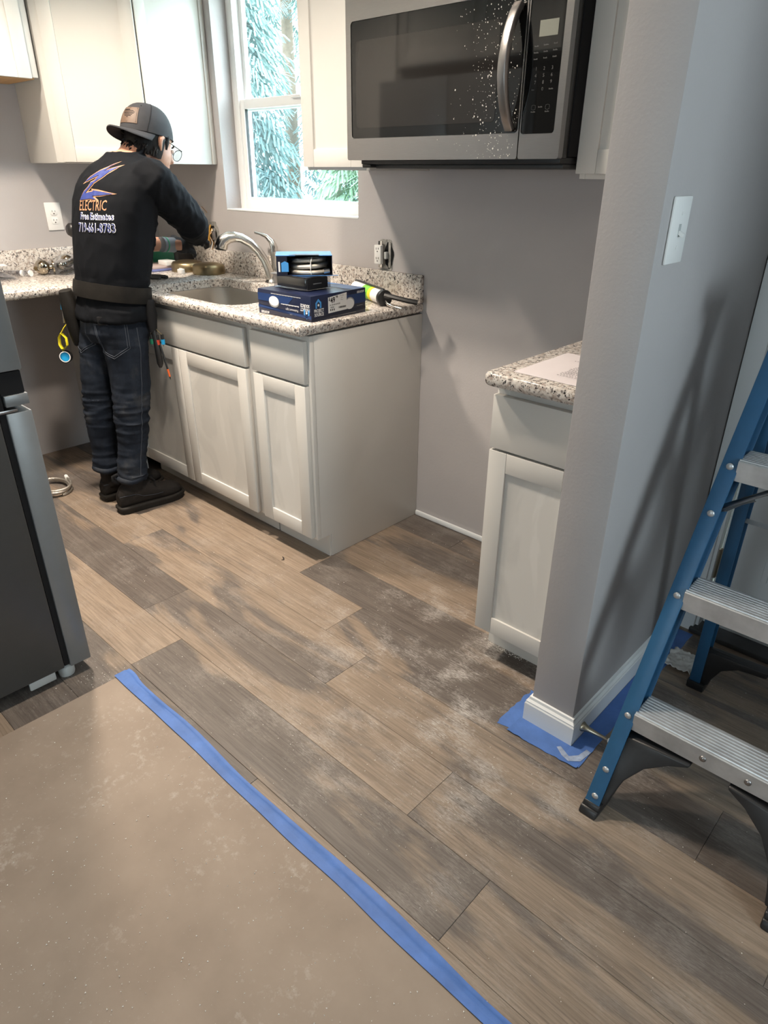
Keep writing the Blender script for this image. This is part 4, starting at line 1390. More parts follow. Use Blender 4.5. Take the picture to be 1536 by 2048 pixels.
small_print(face_m(0.030, 0.045, 'front', True), 0.09, 0.0026, 24)
flat_text('#5209283', 0.0115, face_m(-0.100, 0.010, 'front', True), 'printed_text', WHITEINK, bx, 0.0003, width=0.85)
small_print(face_m(0.01, 0.074, 'front', True), 0.15, 0.0016, 42)


def house_logo(side, du, dv, flip):
    M = face_m(du, dv, side, flip)
    s = 0.0135
    outer = [(-s, -s), (-s, 0.35 * s), (0, 1.25 * s), (s, 0.35 * s), (s, -s), (0.45 * s, -s), (0.45 * s, -0.55 * s), (0.55 * s, -0.55 * s), (0.55 * s, 0.1 * s), (0, 0.62 * s), (-0.55 * s, 0.1 * s), (-0.55 * s, -s)]
    decal(outer, M, CYANINK, 'house_emblem')
    decal([(0.3 * s * math.cos(a), 0.28 * s * math.sin(a) - 0.25 * s) for a in [i * PI / 6 for i in range(12)]], M, WHITEINK, 'house_emblem_dot')


house_logo('front', 0.112, 0.024, True)
# right side
decal([(-0.040, 0.030), (0.134, 0.036), (0.134, 0.068), (-0.040, 0.068)], face_m(0, 0, 'right'), ROYAL)
decal([(-0.134, 0.008), (0.134, 0.022), (0.134, 0.012), (-0.134, 0.0)], face_m(0, 0, 'right'), NAVYBLK)
house_logo('right', -0.100, 0.055, False)
flat_text('PROJECT', 0.0145, face_m(-0.098, 0.029, 'right'), 'printed_text', WHITEINK, bx, 0.0004, width=0.75)
flat_text('SOURCE', 0.0145, face_m(-0.098, 0.016, 'right'), 'printed_text', WHITEINK, bx, 0.0004, width=0.75)
decal([(0.024 * math.cos(a), 0.020 * math.sin(a)) for a in [i * PI / 16 for i in range(32)]], face_m(0.052, 0.040, 'right'), GREYINK, 'lamp_picture_rim', 0.0005)
decal([(0.022 * math.cos(a) - 0.001, 0.018 * math.sin(a) - 0.002) for a in [i * PI / 16 for i in range(32)]], face_m(0.052, 0.040, 'right'), WHITEINK, 'lamp_picture', 0.0008)
flat_text('LED 1300', 0.0150, face_m(0.104, 0.038, 'right'), 'printed_text', GREENINK, bx, width=0.70)
flat_text('#5209283', 0.0100, face_m(0.108, 0.076, 'right', True), 'printed_text', WHITEINK, bx, 0.0003, width=0.85)
small_print(face_m(0.02, 0.006, 'right'), 0.13, 0.0014, 40, GREYINK)
small_print(face_m(0.104, 0.026, 'right'), 0.030, 0.0014, 8, GREYINK)
decal([(-0.052, -0.027), (0.038, -0.024), (0.038, 0.032), (-0.052, 0.024)], face_m(-0.002, 0.046, 'right'), WHITEPL, 'price_label', 0.0010)
Mp = face_m(0, 0, 'right') @ Matrix.Translation((0, 0, 0.0011))
flat_text('$', 0.014, Mp @ Matrix.Translation((-0.049, 0.060, 0)), 'price_text', BLACKINK, bx, 0.0004)
flat_text('49', 0.025, Mp @ Matrix.Translation((-0.032, 0.052, 0)) @ Matrix.Rotation(0.05, 4, 'Z'), 'price_text', BLACKINK, bx, 0.0009, width=0.85)
flat_text('98', 0.010, Mp @ Matrix.Translation((-0.013, 0.066, 0)), 'price_text', BLACKINK, bx, 0.0004)
flat_text('PS 11IN NK 4K FLUSH', 0.0062, Mp @ Matrix.Translation((-0.022, 0.043, 0)) @ Matrix.Rotation(0.04, 4, 'Z'), 'price_text', BLACKINK, bx, 0.0002, width=0.8)
flat_text('5209283', 0.0055, Mp @ Matrix.Translation((-0.036, 0.035, 0)), 'price_text', BLACKINK, bx, 0.0002, width=0.9)
flat_text('Everyday', 0.0052, Mp @ Matrix.Translation((0.012, 0.070, 0)), 'price_text', BLACKINK, bx)
flat_text('Low', 0.0052, Mp @ Matrix.Translation((0.012, 0.063, 0)), 'price_text', BLACKINK, bx)
flat_text('Price', 0.0052, Mp @ Matrix.Translation((0.012, 0.056, 0)), 'price_text', BLACKINK, bx)
for g0, n in ((-0.046, 3), (-0.006, 18)):
    mb = MB()
    for k in range(n):
        w = 0.004 if n == 3 else random.uniform(0.0005, 0.0014)
        x = g0 + (0.0085 if n == 3 else 0.0021) * k
        mb.box((x, 0.0255 if n == 3 else 0.030, 0.0), (x + w, 0.032 if n == 3 else 0.036, 0.0002), Mp)
    mb.build('bar_marks', BLACKINK, bx)
# lid
decal([(-0.134, 0.03), (-0.134, 0.134), (0.02, 0.134)], face_m(0, 0, 'top'), SKYC)
decal([(0.02, 0.134), (0.134, 0.134), (0.134, 0.07), (-0.01, 0.06)], face_m(0, 0, 'top'), ROYAL)

# clear tray pack on the carton
tp = thing('tray_pack', (-0.185, -0.45, 1.0), 'black tray in a clear plastic pack lying on the navy carton', 'package')
Rt = Matrix.Translation((-0.183, -0.448, 0.9995)) @ Matrix.Rotation(math.radians(3), 4, 'Z')
MB().prism(rrect(-0.085, 0.085, -0.062, 0.062, 0.010), 0.0005, 0.044, Rt).build('clear_shell', CLEARPL, tp, bevel=0.003)
MB().prism(rrect(-0.076, 0.076, -0.054, 0.054, 0.010), 0.004, 0.040, Rt).build('black_tray', BLKMATTE, tp, bevel=0.004)
MB().prism(rrect(-0.093, 0.093, -0.069, 0.069, 0.010), 0.044, 0.0465, Rt).build('rim', CLEARPL, tp)
MB().box((0.0852, -0.058, 0.004), (0.0864, 0.040, 0.040), Rt).build('black_sticker', BLK, tp)
MB().box((0.0864, -0.030, 0.020), (0.0869, 0.010, 0.023), Rt).build('sticker_text', GREYINK, tp)
# hose carton on the tray
hb = thing('hose_carton', (-0.2, -0.44, 1.05), 'open blue and black carton showing coiled braided hoses', 'carton')
Rh = Matrix.Translation((-0.168, -0.447, 1.0466)) @ Matrix.Rotation(math.radians(50), 4, 'Z')
WX, DX_, HH = 0.094, 0.064, 0.064
mb = MB()
mb.box((-WX, -DX_, 0.0005), (WX, DX_, 0.003), Rh).box((-WX, DX_ - 0.002, 0.003), (WX, DX_, HH), Rh).box((-WX, -DX_, 0.003), (-WX + 0.002, DX_ - 0.002, HH), Rh)
mb.box((WX - 0.002, -DX_ + 0.0, 0.003), (WX, DX_ - 0.002, HH), Rh)
mb.build('carton_shell', NAVYBLK, hb)
MB().prism([(-WX - 0.002, -DX_), (-0.03, -DX_), (-0.03, -DX_ + 0.045), (0.05, -DX_ + 0.045), (0.05, -DX_), (WX, -DX_), (WX, DX_), (-WX - 0.002, DX_)], HH, HH + 0.002, Rh).build('carton_lid', SKYC, hb)
MB().prism([(-0.05, -DX_ + 0.001), (0.05, -DX_ + 0.001), (0.05, -DX_ + 0.045), (-0.03, -DX_ + 0.042)], HH + 0.002, HH + 0.0028, Rh).build('lid_print', NAVYBLK, hb)
MB().box((-WX, -DX_ - 0.001, 0.003), (-WX + 0.036, -DX_ + 0.001, HH), Rh).build('front_flap', NAVYBLK, hb)
MB().prism([(-0.012, 0.0), (0.012, 0.0), (0.012, 0.028), (0, 0.034), (-0.012, 0.028)], 0, 0.0006, Rh @ frame((-WX + 0.028, -DX_ - 0.0012, 0.014), (1, 0, 0), (0, -1, 0))).build('blue_badge', CYANINK, hb)
MB().box((-WX + 0.006, -DX_ - 0.0016, 0.014), (-WX + 0.012, -DX_ - 0.001, 0.046), Rh).build('printed_bar', WHITEINK, hb)
MB().prism([(-0.02, -DX_ - 0.012), (WX + 0.02, -DX_ - 0.006), (WX + 0.02, -DX_ + 0.004), (-0.05, -DX_ + 0.004)], 0.0008, 0.0022, Rh).build('lower_flap', SKYC, hb)
for k, (zz, rr) in enumerate(((0.013, 0.0080), (0.030, 0.0080), (0.046, 0.0065))):
    pts = []
    for i in range(40):
        a = 2 * PI * i / 40
        pts.append(Rh @ Vector((0.014 + (0.066 - 0.004 * k) * math.cos(a), -0.002 + (0.052 - 0.003 * k) * math.sin(a), zz + 0.004 * math.sin(a + k))))
    MB().tube(pts, rr, 8, closed=True).build('hose_loop', BRAID, hb, smooth=True)
MB().cyl(Rh @ Vector((0.064, -0.054, 0.012)), Rh @ Vector((0.084, -0.050, 0.013)), 0.0095, n=8).build('hose_fitting', NICKEL, hb, smooth=1)
MB().tube([Rh @ Vector(p) for p in ((0.022, -0.060, 0.003), (0.020, -0.0630, 0.02), (0.021, -0.0630, 0.045), (0.026, -0.05, 0.057))], 0.0014, 6).build('cable_tie', WHITEPL, hb, smooth=True)

# caulking gun behind the carton
cg = thing('caulking_gun', (-0.15, -0.12, 0.914), 'black caulking gun with a white cartridge behind the carton', 'caulking gun')
ga, gb = Vector((-0.305, -0.058, 0.945)), Vector((-0.072, -0.150, 0.943))
gd = (gb - ga).normalized()
MB().cyl(ga, gb, 0.0255, n=24).build('cartridge', WHITEPL, cg, smooth=1)
MB().cyl(ga + gd * 0.10, ga + gd * 0.16, 0.0258, n=24).build('green_band', GREENINK, cg, smooth=1)
MB().cyl(ga + gd * 0.16, ga + gd * 0.185, 0.0259, n=24).build('yellow_band', YELLOW, cg, smooth=1)
MB().cyl(gb, gb + gd * 0.022, 0.030, n=24).build('rear_collar', BLK, cg, bevel=0.003)
up_ = Vector((0, 0, 1))
MB().tube([ga - gd * 0.008 + up_ * 0.004, ga - gd * 0.006 + up_ * 0.028, ga + gd * 0.02 + up_ * 0.030, gb + gd * 0.01 + up_ * 0.030], 0.004, 8).build('frame_rod', BLK, cg, smooth=True)
h0 = gb + gd * 0.020
MB().tube([h0 + Vector((0, 0, 0.012)), h0 + Vector((0.03, 0.012, 0.006)), h0 + Vector((0.075, 0.038, -0.004)), h0 + Vector((0.108, 0.060, -0.010))], [0.014, 0.0125, 0.0125, 0.013], 8, flat=0.75).build('grip', BLK, cg, smooth=1)
MB().tube([h0 + Vector((0.01, -0.004, -0.010)), h0 + Vector((0.03, -0.016, -0.016)), h0 + Vector((0.06, -0.014, -0.023)), h0 + Vector((0.085, 0.0, -0.026))], [0.007, 0.006, 0.005, 0.004], 8).build('trigger', NICKEL, cg, smooth=True)

# papers on the small worktop
pp = sheet('document_sheet', lambda a, b: (0.812 + 0.228 * a, -0.606 - 0.010 * a + 0.275 * b, 0.9152 + 0.004 * (1 - a) * abs(noise.noise(Vector((b * 3, 0, 1)))) + 0.0012 * noise.noise(Vector((a * 4, b * 4, 2)))),
           14, 14, 0.0004, PAPERW, label='printed paper sheets on the small granite worktop', cat='paper')
mb = MB()
random.seed(5)
for (u, v, w) in [(0.10, 0.93, 0.12), (0.17, 0.86, 0.2), (0.22, 0.80, 0.1), (0.16, 0.70, 0.22)] + [(0.30 + 0.03 * random.random(), 0.66 - 0.032 * i, random.uniform(0.25, 0.55)) for i in range(17)]:
    x, y = 0.812 + 0.228 * u + 0.03, -0.606 + 0.275 * v
    n = int(w / 0.035)
    for i in range(n):
        l = random.uniform(0.4, 0.85)
        mb.box((x + i * 0.008, y - 0.0008, 0.9185), (x + (i + l) * 0.008, y + 0.0008, 0.9188))
mb.build('printed_lines', BLACKINK, pp)

# ================================================================ things on the left worktop
TOPZ = 0.9142
kb = thing('door_knob_set', (-1.775, -0.72, TOPZ), 'polished nickel door knob lying on the left worktop', 'door knob', 'loose door hardware')
MB().ball((-1.772, -0.706, TOPZ + 0.035), (0.035, 0.033, 0.035), 24, 16).build('knob', KNOBM, kb, smooth=True)
MB().lathe((-1.765, -0.676, TOPZ + 0.034), [(0.012, -0.012), (0.012, 0.01), (0.033, 0.014), (0.034, 0.020), (0.0, 0.021)], 24, (0.3, 1, 0)).build('rose', KNOBM, kb, smooth=True)
MB().lathe((-1.768, -0.738, TOPZ + 0.032), [(0.010, 0), (0.010, 0.004), (0.004, 0.005), (0.004, 0.010)], 14, (0.3, -1, 0)).build('lock_button', BRASS, kb, smooth=True)
cs = thing('clamshell_pack', (-1.73, -0.57, TOPZ), 'clear clamshell package with a shiny knob inside on the left worktop', 'package', 'loose door hardware')
Rc = Matrix.Translation((-1.784, -0.586, TOPZ + 0.018)) @ Matrix.Rotation(0.5, 4, 'Z') @ Matrix.Rotation(0.16, 4, 'X')
MB().prism(rrect(-0.075, 0.075, -0.10, 0.10, 0.02), 0.0, 0.004, Rc).build('flange', CLEARPL, cs, bevel=0.001)
MB().prism(rrect(-0.058, 0.058, -0.080, 0.080, 0.022), 0.004, 0.050, Rc).build('dome', CLEARPL, cs, bevel=0.010)
MB().ball(Rc @ Vector((0.005, 0.01, 0.033)), 0.030, 20, 12).build('knob', KNOBM, cs, smooth=True)
MB().ball(Rc @ Vector((0.012, -0.045, 0.028)), 0.022, 20, 12).build('knob', KNOBM, cs, smooth=True)
bg = thing('clear_bag', (-1.78, -0.86, TOPZ), 'crumpled clear plastic bag of plumbing parts on the left worktop', 'bag')
sheet('film', lambda a, b: (-1.86 + 0.17 * a, -1.10 + 0.25 * b, TOPZ + 0.006 + 0.040 * math.sin(PI * a) ** 0.7 * math.sin(PI * b) ** 0.6 * (0.8 + 0.4 * noise.noise(Vector((a * 6, b * 6, 3)))) + 0.006 * abs(noise.noise(Vector((a * 16, b * 9, 5))))), 24, 24, 0.0006, CLEARPL, bg)
for k, (x, y) in enumerate(((-1.790, -0.800), (-1.760, -0.772))):
    tb = thing('plastic_tube', (x, y, TOPZ), ('clear capped plastic tube beside the bag', 'clear capped plastic tube beside the door knob')[k], 'tube', 'loose door hardware')
    MB().cyl((x - 0.06, y - 0.05 + 0.02 * k, TOPZ + 0.0145), (x, y, TOPZ + 0.0145), 0.0135, n=18).build('barrel', CLEARPL, tb, smooth=1)
    MB().cyl((x, y, TOPZ + 0.0145), (x + 0.006, y + 0.005 - 0.002 * k, TOPZ + 0.0145), 0.0140, n=18).build('cap', WHITEPL, tb, smooth=1)
MB().prism([(-1.86, -1.05), (-1.78, -1.05), (-1.77, -0.86), (-1.85, -0.85)], TOPZ + 0.054, TOPZ + 0.0555).build('label_card', PAPERW, label='white card lying on the clear bag at the left edge', cat='card')
# cordless drill standing behind the worker
cd = thing('cordless_drill', (-1.50, -0.58, TOPZ), 'teal and black cordless drill standing on the worktop behind the worker', 'drill')
MB().box((-1.540, -0.620, TOPZ), (-1.450, -0.540, TOPZ + 0.045)).build('battery', BLK, cd, bevel=0.008)
MB().tube([(-1.495, -0.580, TOPZ + 0.045), (-1.495, -0.575, TOPZ + 0.10), (-1.495, -0.565, TOPZ + 0.17)], [0.022, 0.019, 0.024], 12).build('handle', TEAL, cd, smooth=True)
MB().tube([(-1.495, -0.490, TOPZ + 0.215), (-1.495, -0.520, TOPZ + 0.215), (-1.495, -0.600, TOPZ + 0.215), (-1.495, -0.625, TOPZ + 0.213)], [0.024, 0.032, 0.034, 0.030], 16).build('motor_housing', TEAL, cd, smooth=True)
MB().tube([(-1.495, -0.624, TOPZ + 0.213), (-1.495, -0.660, TOPZ + 0.211), (-1.495, -0.672, TOPZ + 0.211)], [0.030, 0.029, 0.020], 14).build('chuck', BLK, cd, smooth=True)
# items in the worktop corner
for k, (x, y, lab) in enumerate(((-1.440, -0.128, 'antique brass lamp canopy in the corner, farther of the two'), (-1.276, -0.112, 'antique brass lamp canopy by the sink, nearer of the two'))):
    MB().lathe((x, y, TOPZ + 0.0005), [(0.078, 0), (0.079, 0.003), (0.077, 0.034), (0.070, 0.043), (0.052, 0.045), (0.048, 0.048), (0.030, 0.050), (0.0, 0.0505)], 40).build('lamp_canopy', BRASS, smooth=True, label=lab, cat='lamp part', group='brass lamp canopies')
wc = thing('white_cap', (-1.36, -0.215, TOPZ), 'small white plastic cap in front of the brass canopies', 'cap')
MB().lathe((-1.360, -0.215, TOPZ + 0.0005), [(0.017, 0), (0.018, 0.002), (0.0175, 0.020), (0.014, 0.022), (0.013, 0.010), (0.0, 0.010)], 20).build('shell', WHITEPL, wc, smooth=1)
MB().box((-1.372, -0.219, TOPZ + 0.020), (-1.348, -0.211, TOPZ + 0.026)).build('tab', WHITEPL, wc, bevel=0.002)
MB().box((-1.585, -0.205, TOPZ + 0.022), (-1.505, -0.150, TOPZ + 0.045)).build('small_white_box', WHITEPL, label='little white box stacked on the flat pink packet', cat='box', bevel=0.003)
pk = thing('flat_packet', (-1.60, -0.21, TOPZ), 'flat pale pink and blue packet on the worktop behind the worker', 'packet')
MB().box((-1.70, -0.285, TOPZ + 0.0005), (-1.50, -0.135, TOPZ + 0.010)).build('blue_layer', simple('pale_blue_pack', (0.16, 0.19, 0.42), 0.4), pk, bevel=0.002)
MB().box((-1.69, -0.275, TOPZ + 0.010), (-1.51, -0.140, TOPZ + 0.0215)).build('pink_layer', simple('pale_pink_pack', (0.50, 0.40, 0.38), 0.5), pk, bevel=0.002)
pl = thing('pliers', (-1.30, -0.40, TOPZ), 'dark pliers lying on the worktop beside the sink', 'pliers')
for s in (-1, 1):
    MB().tube([(-1.36, -0.40 + 0.004 * s, TOPZ + 0.009), (-1.33, -0.40 + 0.007 * s, TOPZ + 0.010), (-1.28, -0.395 + 0.022 * s, TOPZ + 0.010), (-1.235, -0.385 + 0.018 * s, TOPZ + 0.010)], [0.004, 0.008, 0.0085, 0.008], 8).build('jaw_and_grip', DKGREY if s < 0 else BLK, pl, smooth=True)
tb = thing('tool_box', (-1.62, -0.10, TOPZ), 'green and black tool case in the worktop corner behind the worker', 'tool case')
MB().box((-1.80, -0.115, TOPZ + 0.0005), (-1.58, -0.025, TOPZ + 0.095)).build('case', DKGREEN, tb, bevel=0.006)
MB().box((-1.805, -0.120, TOPZ + 0.0955), (-1.575, -0.024, TOPZ + 0.115)).build('lid', GREYPL, tb, bevel=0.004)
MB().box((-1.575, -0.118, TOPZ + 0.0005), (-1.530, -0.026, TOPZ + 0.10)).build('black_side', BLK, tb, bevel=0.006)

# ================================================================ the worker
YAWT = math.radians(11)                      # torso turned a little towards the corner


def ell(cx, cy, z, a, b, yaw=0.0, n=32, e=2.3, tilt=0.0):
    out = []
    for k in range(n):
        t = 2 * PI * k / n
        c, s = math.cos(t), math.sin(t)
        x = a * math.copysign(abs(c) ** (2 / e), c)
        y = b * math.copysign(abs(s) ** (2 / e), s)
        out.append(Vector((cx + x * math.cos(yaw) - y * math.sin(yaw), cy + x * math.sin(yaw) + y * math.cos(yaw), z + tilt * y)))
    return out


SPINE = [(0.74, -1.030, -0.752), (0.80, -1.030, -0.752), (0.88, -1.028, -0.748), (0.96, -1.025, -0.733), (1.08, -1.022, -0.710), (1.18, -1.022, -0.688), (1.27, -1.024, -0.662),
         (1.33, -1.026, -0.640), (1.375, -1.028, -0.618), (1.405, -1.030, -0.600), (1.43, -1.032, -0.586)]


def spine(z):
    for (z0, x0, y0), (z1, x1, y1) in zip(SPINE[:-1], SPINE[1:]):
        if z <= z1:
            t = (z - z0) / (z1 - z0)
            return x0 + (x1 - x0) * t, y0 + (y1 - y0) * t
    return SPINE[-1][1:]


def trunk(mb, rows, yaw=YAWT):
    mb.rings([ell(*spine(z), z, a, b, yaw) for z, a, b in rows])


SH_R, EL_R, WR_R = Vector((-0.868, -0.592, 1.335)), Vector((-0.915, -0.410, 1.178)), Vector((-1.120, -0.262, 1.108))
SH_L, EL_L, WR_L = Vector((-1.185, -0.655, 1.312)), Vector((-1.320, -0.560, 1.080)), Vector((-1.190, -0.378, 1.068))
HEAD = Vector((-1.042, -0.470, 1.460))
hp_, hy_ = math.radians(20), math.radians(9)
HF = Vector((-math.sin(hy_) * math.cos(hp_), math.cos(hy_) * math.cos(hp_), -math.sin(hp_)))
HS = HF.cross(Vector((0, 0, 1))).normalized()
HU = HS.cross(HF).normalized()
MH = Matrix(((HS.x, HF.x, HU.x, HEAD.x), (HS.y, HF.y, HU.y, HEAD.y), (HS.z, HF.z, HU.z, HEAD.z), (0, 0, 0, 1)))

_cp = math.radians(11)
CF = Vector((-math.sin(hy_) * math.cos(_cp), math.cos(hy_) * math.cos(_cp), -math.sin(_cp)))
CU = HS.cross(CF).normalized()
MC = Matrix(((HS.x, CF.x, CU.x, -1.040), (HS.y, CF.y, CU.y, -0.480), (HS.z, CF.z, CU.z, 1.480), (0, 0, 0, 1)))


def hb_(mb, c, r, n=20, m=12):
    return mb.ball((0, 0, 0), r, n, m, MH @ Matrix.Translation(c))


LEG_R = [((-0.962, -0.752, 0.80), 0.088), ((-0.955, -0.757, 0.70), 0.086), ((-0.952, -0.762, 0.576), 0.078), ((-0.950, -0.777, 0.47), 0.068), ((-0.950, -0.790, 0.38), 0.064), ((-0.950, -0.802, 0.30), 0.060), ((-0.950, -0.822, 0.215), 0.055), ((-0.950, -0.832, 0.150), 0.058)]
LEG_L = [((-1.098, -0.765, 0.80), 0.088), ((-1.108, -0.790, 0.70), 0.084), ((-1.120, -0.815, 0.576), 0.074), ((-1.124, -0.830, 0.47), 0.066), ((-1.126, -0.838, 0.38), 0.062), ((-1.126, -0.846, 0.30), 0.059), ((-1.124, -0.850, 0.215), 0.054), ((-1.122, -0.852, 0.155), 0.056)]

# body: one continuous surface from feet to head
mb = MB()
trunk(mb, [(0.76, 0.13, 0.09), (0.86, 0.135, 0.09), (0.98, 0.135, 0.09), (1.1, 0.145, 0.095), (1.22, 0.16, 0.095), (1.31, 0.165, 0.085), (1.36, 0.14, 0.07), (1.40, 0.075, 0.06), (1.43, 0.055, 0.055)])
mb.tube([(-1.030, -0.595, 1.37), (-1.034, -0.560, 1.415), (-1.040, -0.512, 1.45)], [0.060, 0.052, 0.050], 20)
hb_(mb, (0, -0.012, 0.035), (0.074, 0.093, 0.088))
hb_(mb, (0, 0.026, -0.030), (0.058, 0.066, 0.078))
hb_(mb, (0, 0.055, -0.072), (0.032, 0.034, 0.028))
mb.tube([MH @ Vector(p) for p in ((0, 0.086, 0.010), (0, 0.099, -0.012), (0, 0.108, -0.030), (0, 0.094, -0.038))], [0.008, 0.010, 0.014, 0.010], 10)
hb_(mb, (0, 0.088, -0.056), (0.021, 0.010, 0.006))
hb_(mb, (0, 0.086, -0.067), (0.019, 0.010, 0.006))
for s in (-1, 1):
    mb.tube([MH @ Vector(p) for p in ((s * 0.070, -0.006, -0.034), (s * 0.079, -0.016, -0.016), (s * 0.083, -0.022, 0.006), (s * 0.079, -0.010, 0.020), (s * 0.072, 0.004, 0.014))], [0.008, 0.009, 0.010, 0.009, 0.006], 10)
for a, b, c in ((SH_R, EL_R, WR_R), (SH_L, EL_L, WR_L)):
    mb.tube([a + Vector((0, 0, -0.01)), a.lerp(b, 0.5), b, b.lerp(c, 0.35), b.lerp(c, 0.7), c, c + (c - b).normalized() * 0.07], [0.052, 0.045, 0.039, 0.041, 0.034, 0.027, 0.022], 16)
for leg in (LEG_R, LEG_L):
    mb.tube([p for p, r in leg] + [Vector(leg[-1][0]) + Vector((0, 0.005, -0.08)), Vector(leg[-1][0]) + Vector((0, 0.10, -0.100))], [r * 0.70 for p, r in leg] + [0.028, 0.020], 16)
me = remeshed(mb, 0.006, 3)
person = finish(me, 'person', SKIN, smooth=True, label='worker in black shirt, jeans and backward cap wiring at the sink corner', cat='person')
for s in (-1, 1):                                      # eyes behind the glasses
    MB().ball((0, 0, 0), (0.012, 0.006, 0.008), 12, 8, MH @ Matrix.Translation((s * 0.030, 0.083, 0.0))).build('eye', WHITEPL, person, smooth=True)
    MB().tube([MH @ Vector((s * (0.014 + 0.01 * k), 0.0905 - 0.002 * k * k, 0.017 + 0.002 * (k == 1))) for k in range(4)], 0.003, 6).build('eyebrow', HAIR, person, smooth=True)


def wrinkle(me, fn):
    me.calc_loop_triangles()
    ns = [v.normal.copy() for v in me.vertices]
    for v, nn in zip(me.vertices, ns):
        v.co += nn * fn(v.co)
    me.update()


def fold(p, f, seed):
    """soft crease pattern: sharp valleys, rounded ridges"""
    q = noise.noise(Vector((p[0] * f[0] + seed, p[1] * f[1], p[2] * f[2])))
    return (1 - 2.2 * abs(q)) if abs(q) < 0.45 else 0.0


# ---------------------------------------------------------------- long-sleeved shirt
mb = MB()
trunk(mb, [(0.822, 0.170, 0.122), (0.845, 0.168, 0.118), (0.875, 0.160, 0.104), (0.90, 0.154, 0.100), (0.93, 0.152, 0.100), (0.96, 0.158, 0.112), (1.02, 0.165, 0.121), (1.10, 0.170, 0.122), (1.18, 0.180, 0.124),
           (1.26, 0.190, 0.122), (1.31, 0.190, 0.114), (1.345, 0.178, 0.102), (1.375, 0.150, 0.088), (1.398, 0.108, 0.076), (1.412, 0.080, 0.070), (1.424, 0.070, 0.066)])
mb.ball(SH_R + Vector((-0.02, 0, 0.0)), (0.062, 0.070, 0.062), 20, 12)
mb.ball(SH_L + Vector((0.03, 0.02, 0.0)), (0.060, 0.060, 0.056), 20, 12)
mb.tube([SH_R + Vector((-0.03, -0.01, 0.012)), SH_R, SH_R.lerp(EL_R, 0.33), SH_R.lerp(EL_R, 0.66), EL_R + Vector((0.004, 0, -0.002)), EL_R.lerp(WR_R, 0.2), EL_R.lerp(WR_R, 0.5), EL_R.lerp(WR_R, 0.80), WR_R], [0.066, 0.073, 0.070, 0.065, 0.061, 0.059, 0.055, 0.050, 0.044], 20)
mb.tube([SH_L + Vector((0.04, 0.02, 0.0)), SH_L, SH_L.lerp(EL_L, 0.5), EL_L, EL_L.lerp(WR_L, 0.14)], [0.054, 0.060, 0.060, 0.057, 0.052], 20)
me = remeshed(mb, 0.0065, 6)


def shirt_w(p):
    d = 0.0
    d += 0.0035 * fold(p, (13, 13, 3.2), 1) * (0.4 + 0.6 * min(1, max(0, (1.22 - p.z) / 0.25)))
    d += 0.0025 * fold(p, (24, 24, 9), 5)
    if p.x > -0.95 and p.y > -0.60 and p.z > 1.0 or p.y > -0.48:     # right sleeve
        d += 0.0050 * fold(p, (11, 13, 17), 9) + 0.003 * fold(p, (24, 28, 34), 2)
    if p.z < 0.98:
        d += 0.004 * fold(p, (10, 10, 22), 3)
    return d


wrinkle(me, shirt_w)
shirt = finish(me, 'shirt', SHIRT, person, smooth=True)
SHIRT_BVH = BVHTree.FromPolygons([v.co + LOC[shirt] for v in shirt.data.vertices], [tuple(p.vertices) for p in shirt.data.polygons])
# ribbed collar
cx, cy = spine(1.425)
MB().tube([Vector((-1.033 + 0.068 * math.cos(a), -0.582 + 0.066 * math.sin(a), 1.420 + 0.028 * math.sin(a) - 0.004)) for a in [i * 2 * PI / 28 for i in range(28)]], 0.0075, 8, closed=True).build('collar', SHIRT, shirt, smooth=True)


def project_mesh(me, M, bvh, direction, off, name, mat, parent, maxedge=0.007):
    """wrap flat lettering onto cloth along a direction"""
    me.transform(M)
    bm = bmesh.new()
    bm.from_mesh(me)
    for _ in range(4):
        es = [e for e in bm.edges if e.calc_length() > maxedge]
        if not es:
            break
        bmesh.ops.subdivide_edges(bm, edges=es, cuts=1)
        bm.normal_update()
        bmesh.ops.triangulate(bm, faces=[f for f in bm.faces if len(f.verts) > 3])
    D = Vector(direction).normalized()
    dead = []
    for v in bm.verts:
        loc, nor, idx, dist = bvh.ray_cast(v.co - D * 0.6, D)
        if loc is None:
            dead.append(v)
            continue
        v.co = loc - D * off
    bmesh.ops.delete(bm, geom=dead, context='VERTS')
    bm.to_mesh(me)
    bm.free()
    me.materials.clear()
    return finish(me, name, mat, parent)


def poly_mesh(poly):
    bm = bmesh.new()
    vs = [bm.verts.new((a, b, 0)) for a, b in poly]
    f = bm.faces.new(vs)
    bm.normal_update()
    bmesh.ops.triangulate(bm, faces=[f])
    me = bpy.data.meshes.new('p')
    bm.to_mesh(me)
    bm.free()
    return me


# back print: lightning Z, ELECTRIC, Free Estimates, phone number
BDIR = Vector((-math.sin(YAWT), math.cos(YAWT), 0))
BU = Vector((math.cos(YAWT), math.sin(YAWT), 0))


def back_m(u, z, rot=0.0):
    c = Vector((-1.022, -0.79, 0)) + BU * u
    return Matrix(((BU.x, 0, -BDIR.x, c.x), (BU.y, 0, -BDIR.y, c.y), (0, 1, 0, z), (0, 0, 0, 1))) @ Matrix.Rotation(rot, 4, 'Z')


Z = [(325, 757), (372, 692), (440, 648), (497, 618), (573, 576), (507, 641), (612, 603), (560, 655), (500, 712), (450, 748), (412, 800), (402, 812), (440, 803), (428, 789), (500, 795), (655, 826), (530, 848), (484, 850), (527, 878), (440, 876), (332, 890), (337, 855), (362, 805), (396, 768), (404, 735), (432, 722), (447, 700), (400, 722)]
ZS = [((x - 470) / 330.0 * 0.186, -(y - 735) / 320.0 * 0.140) for x, y in Z]


def grow(poly, d):
    return [tuple(p) for p in inset(poly if sum(poly[i - 1][0] * poly[i][1] - poly[i][0] * poly[i - 1][1] for i in range(len(poly))) > 0 else poly[::-1], d)]


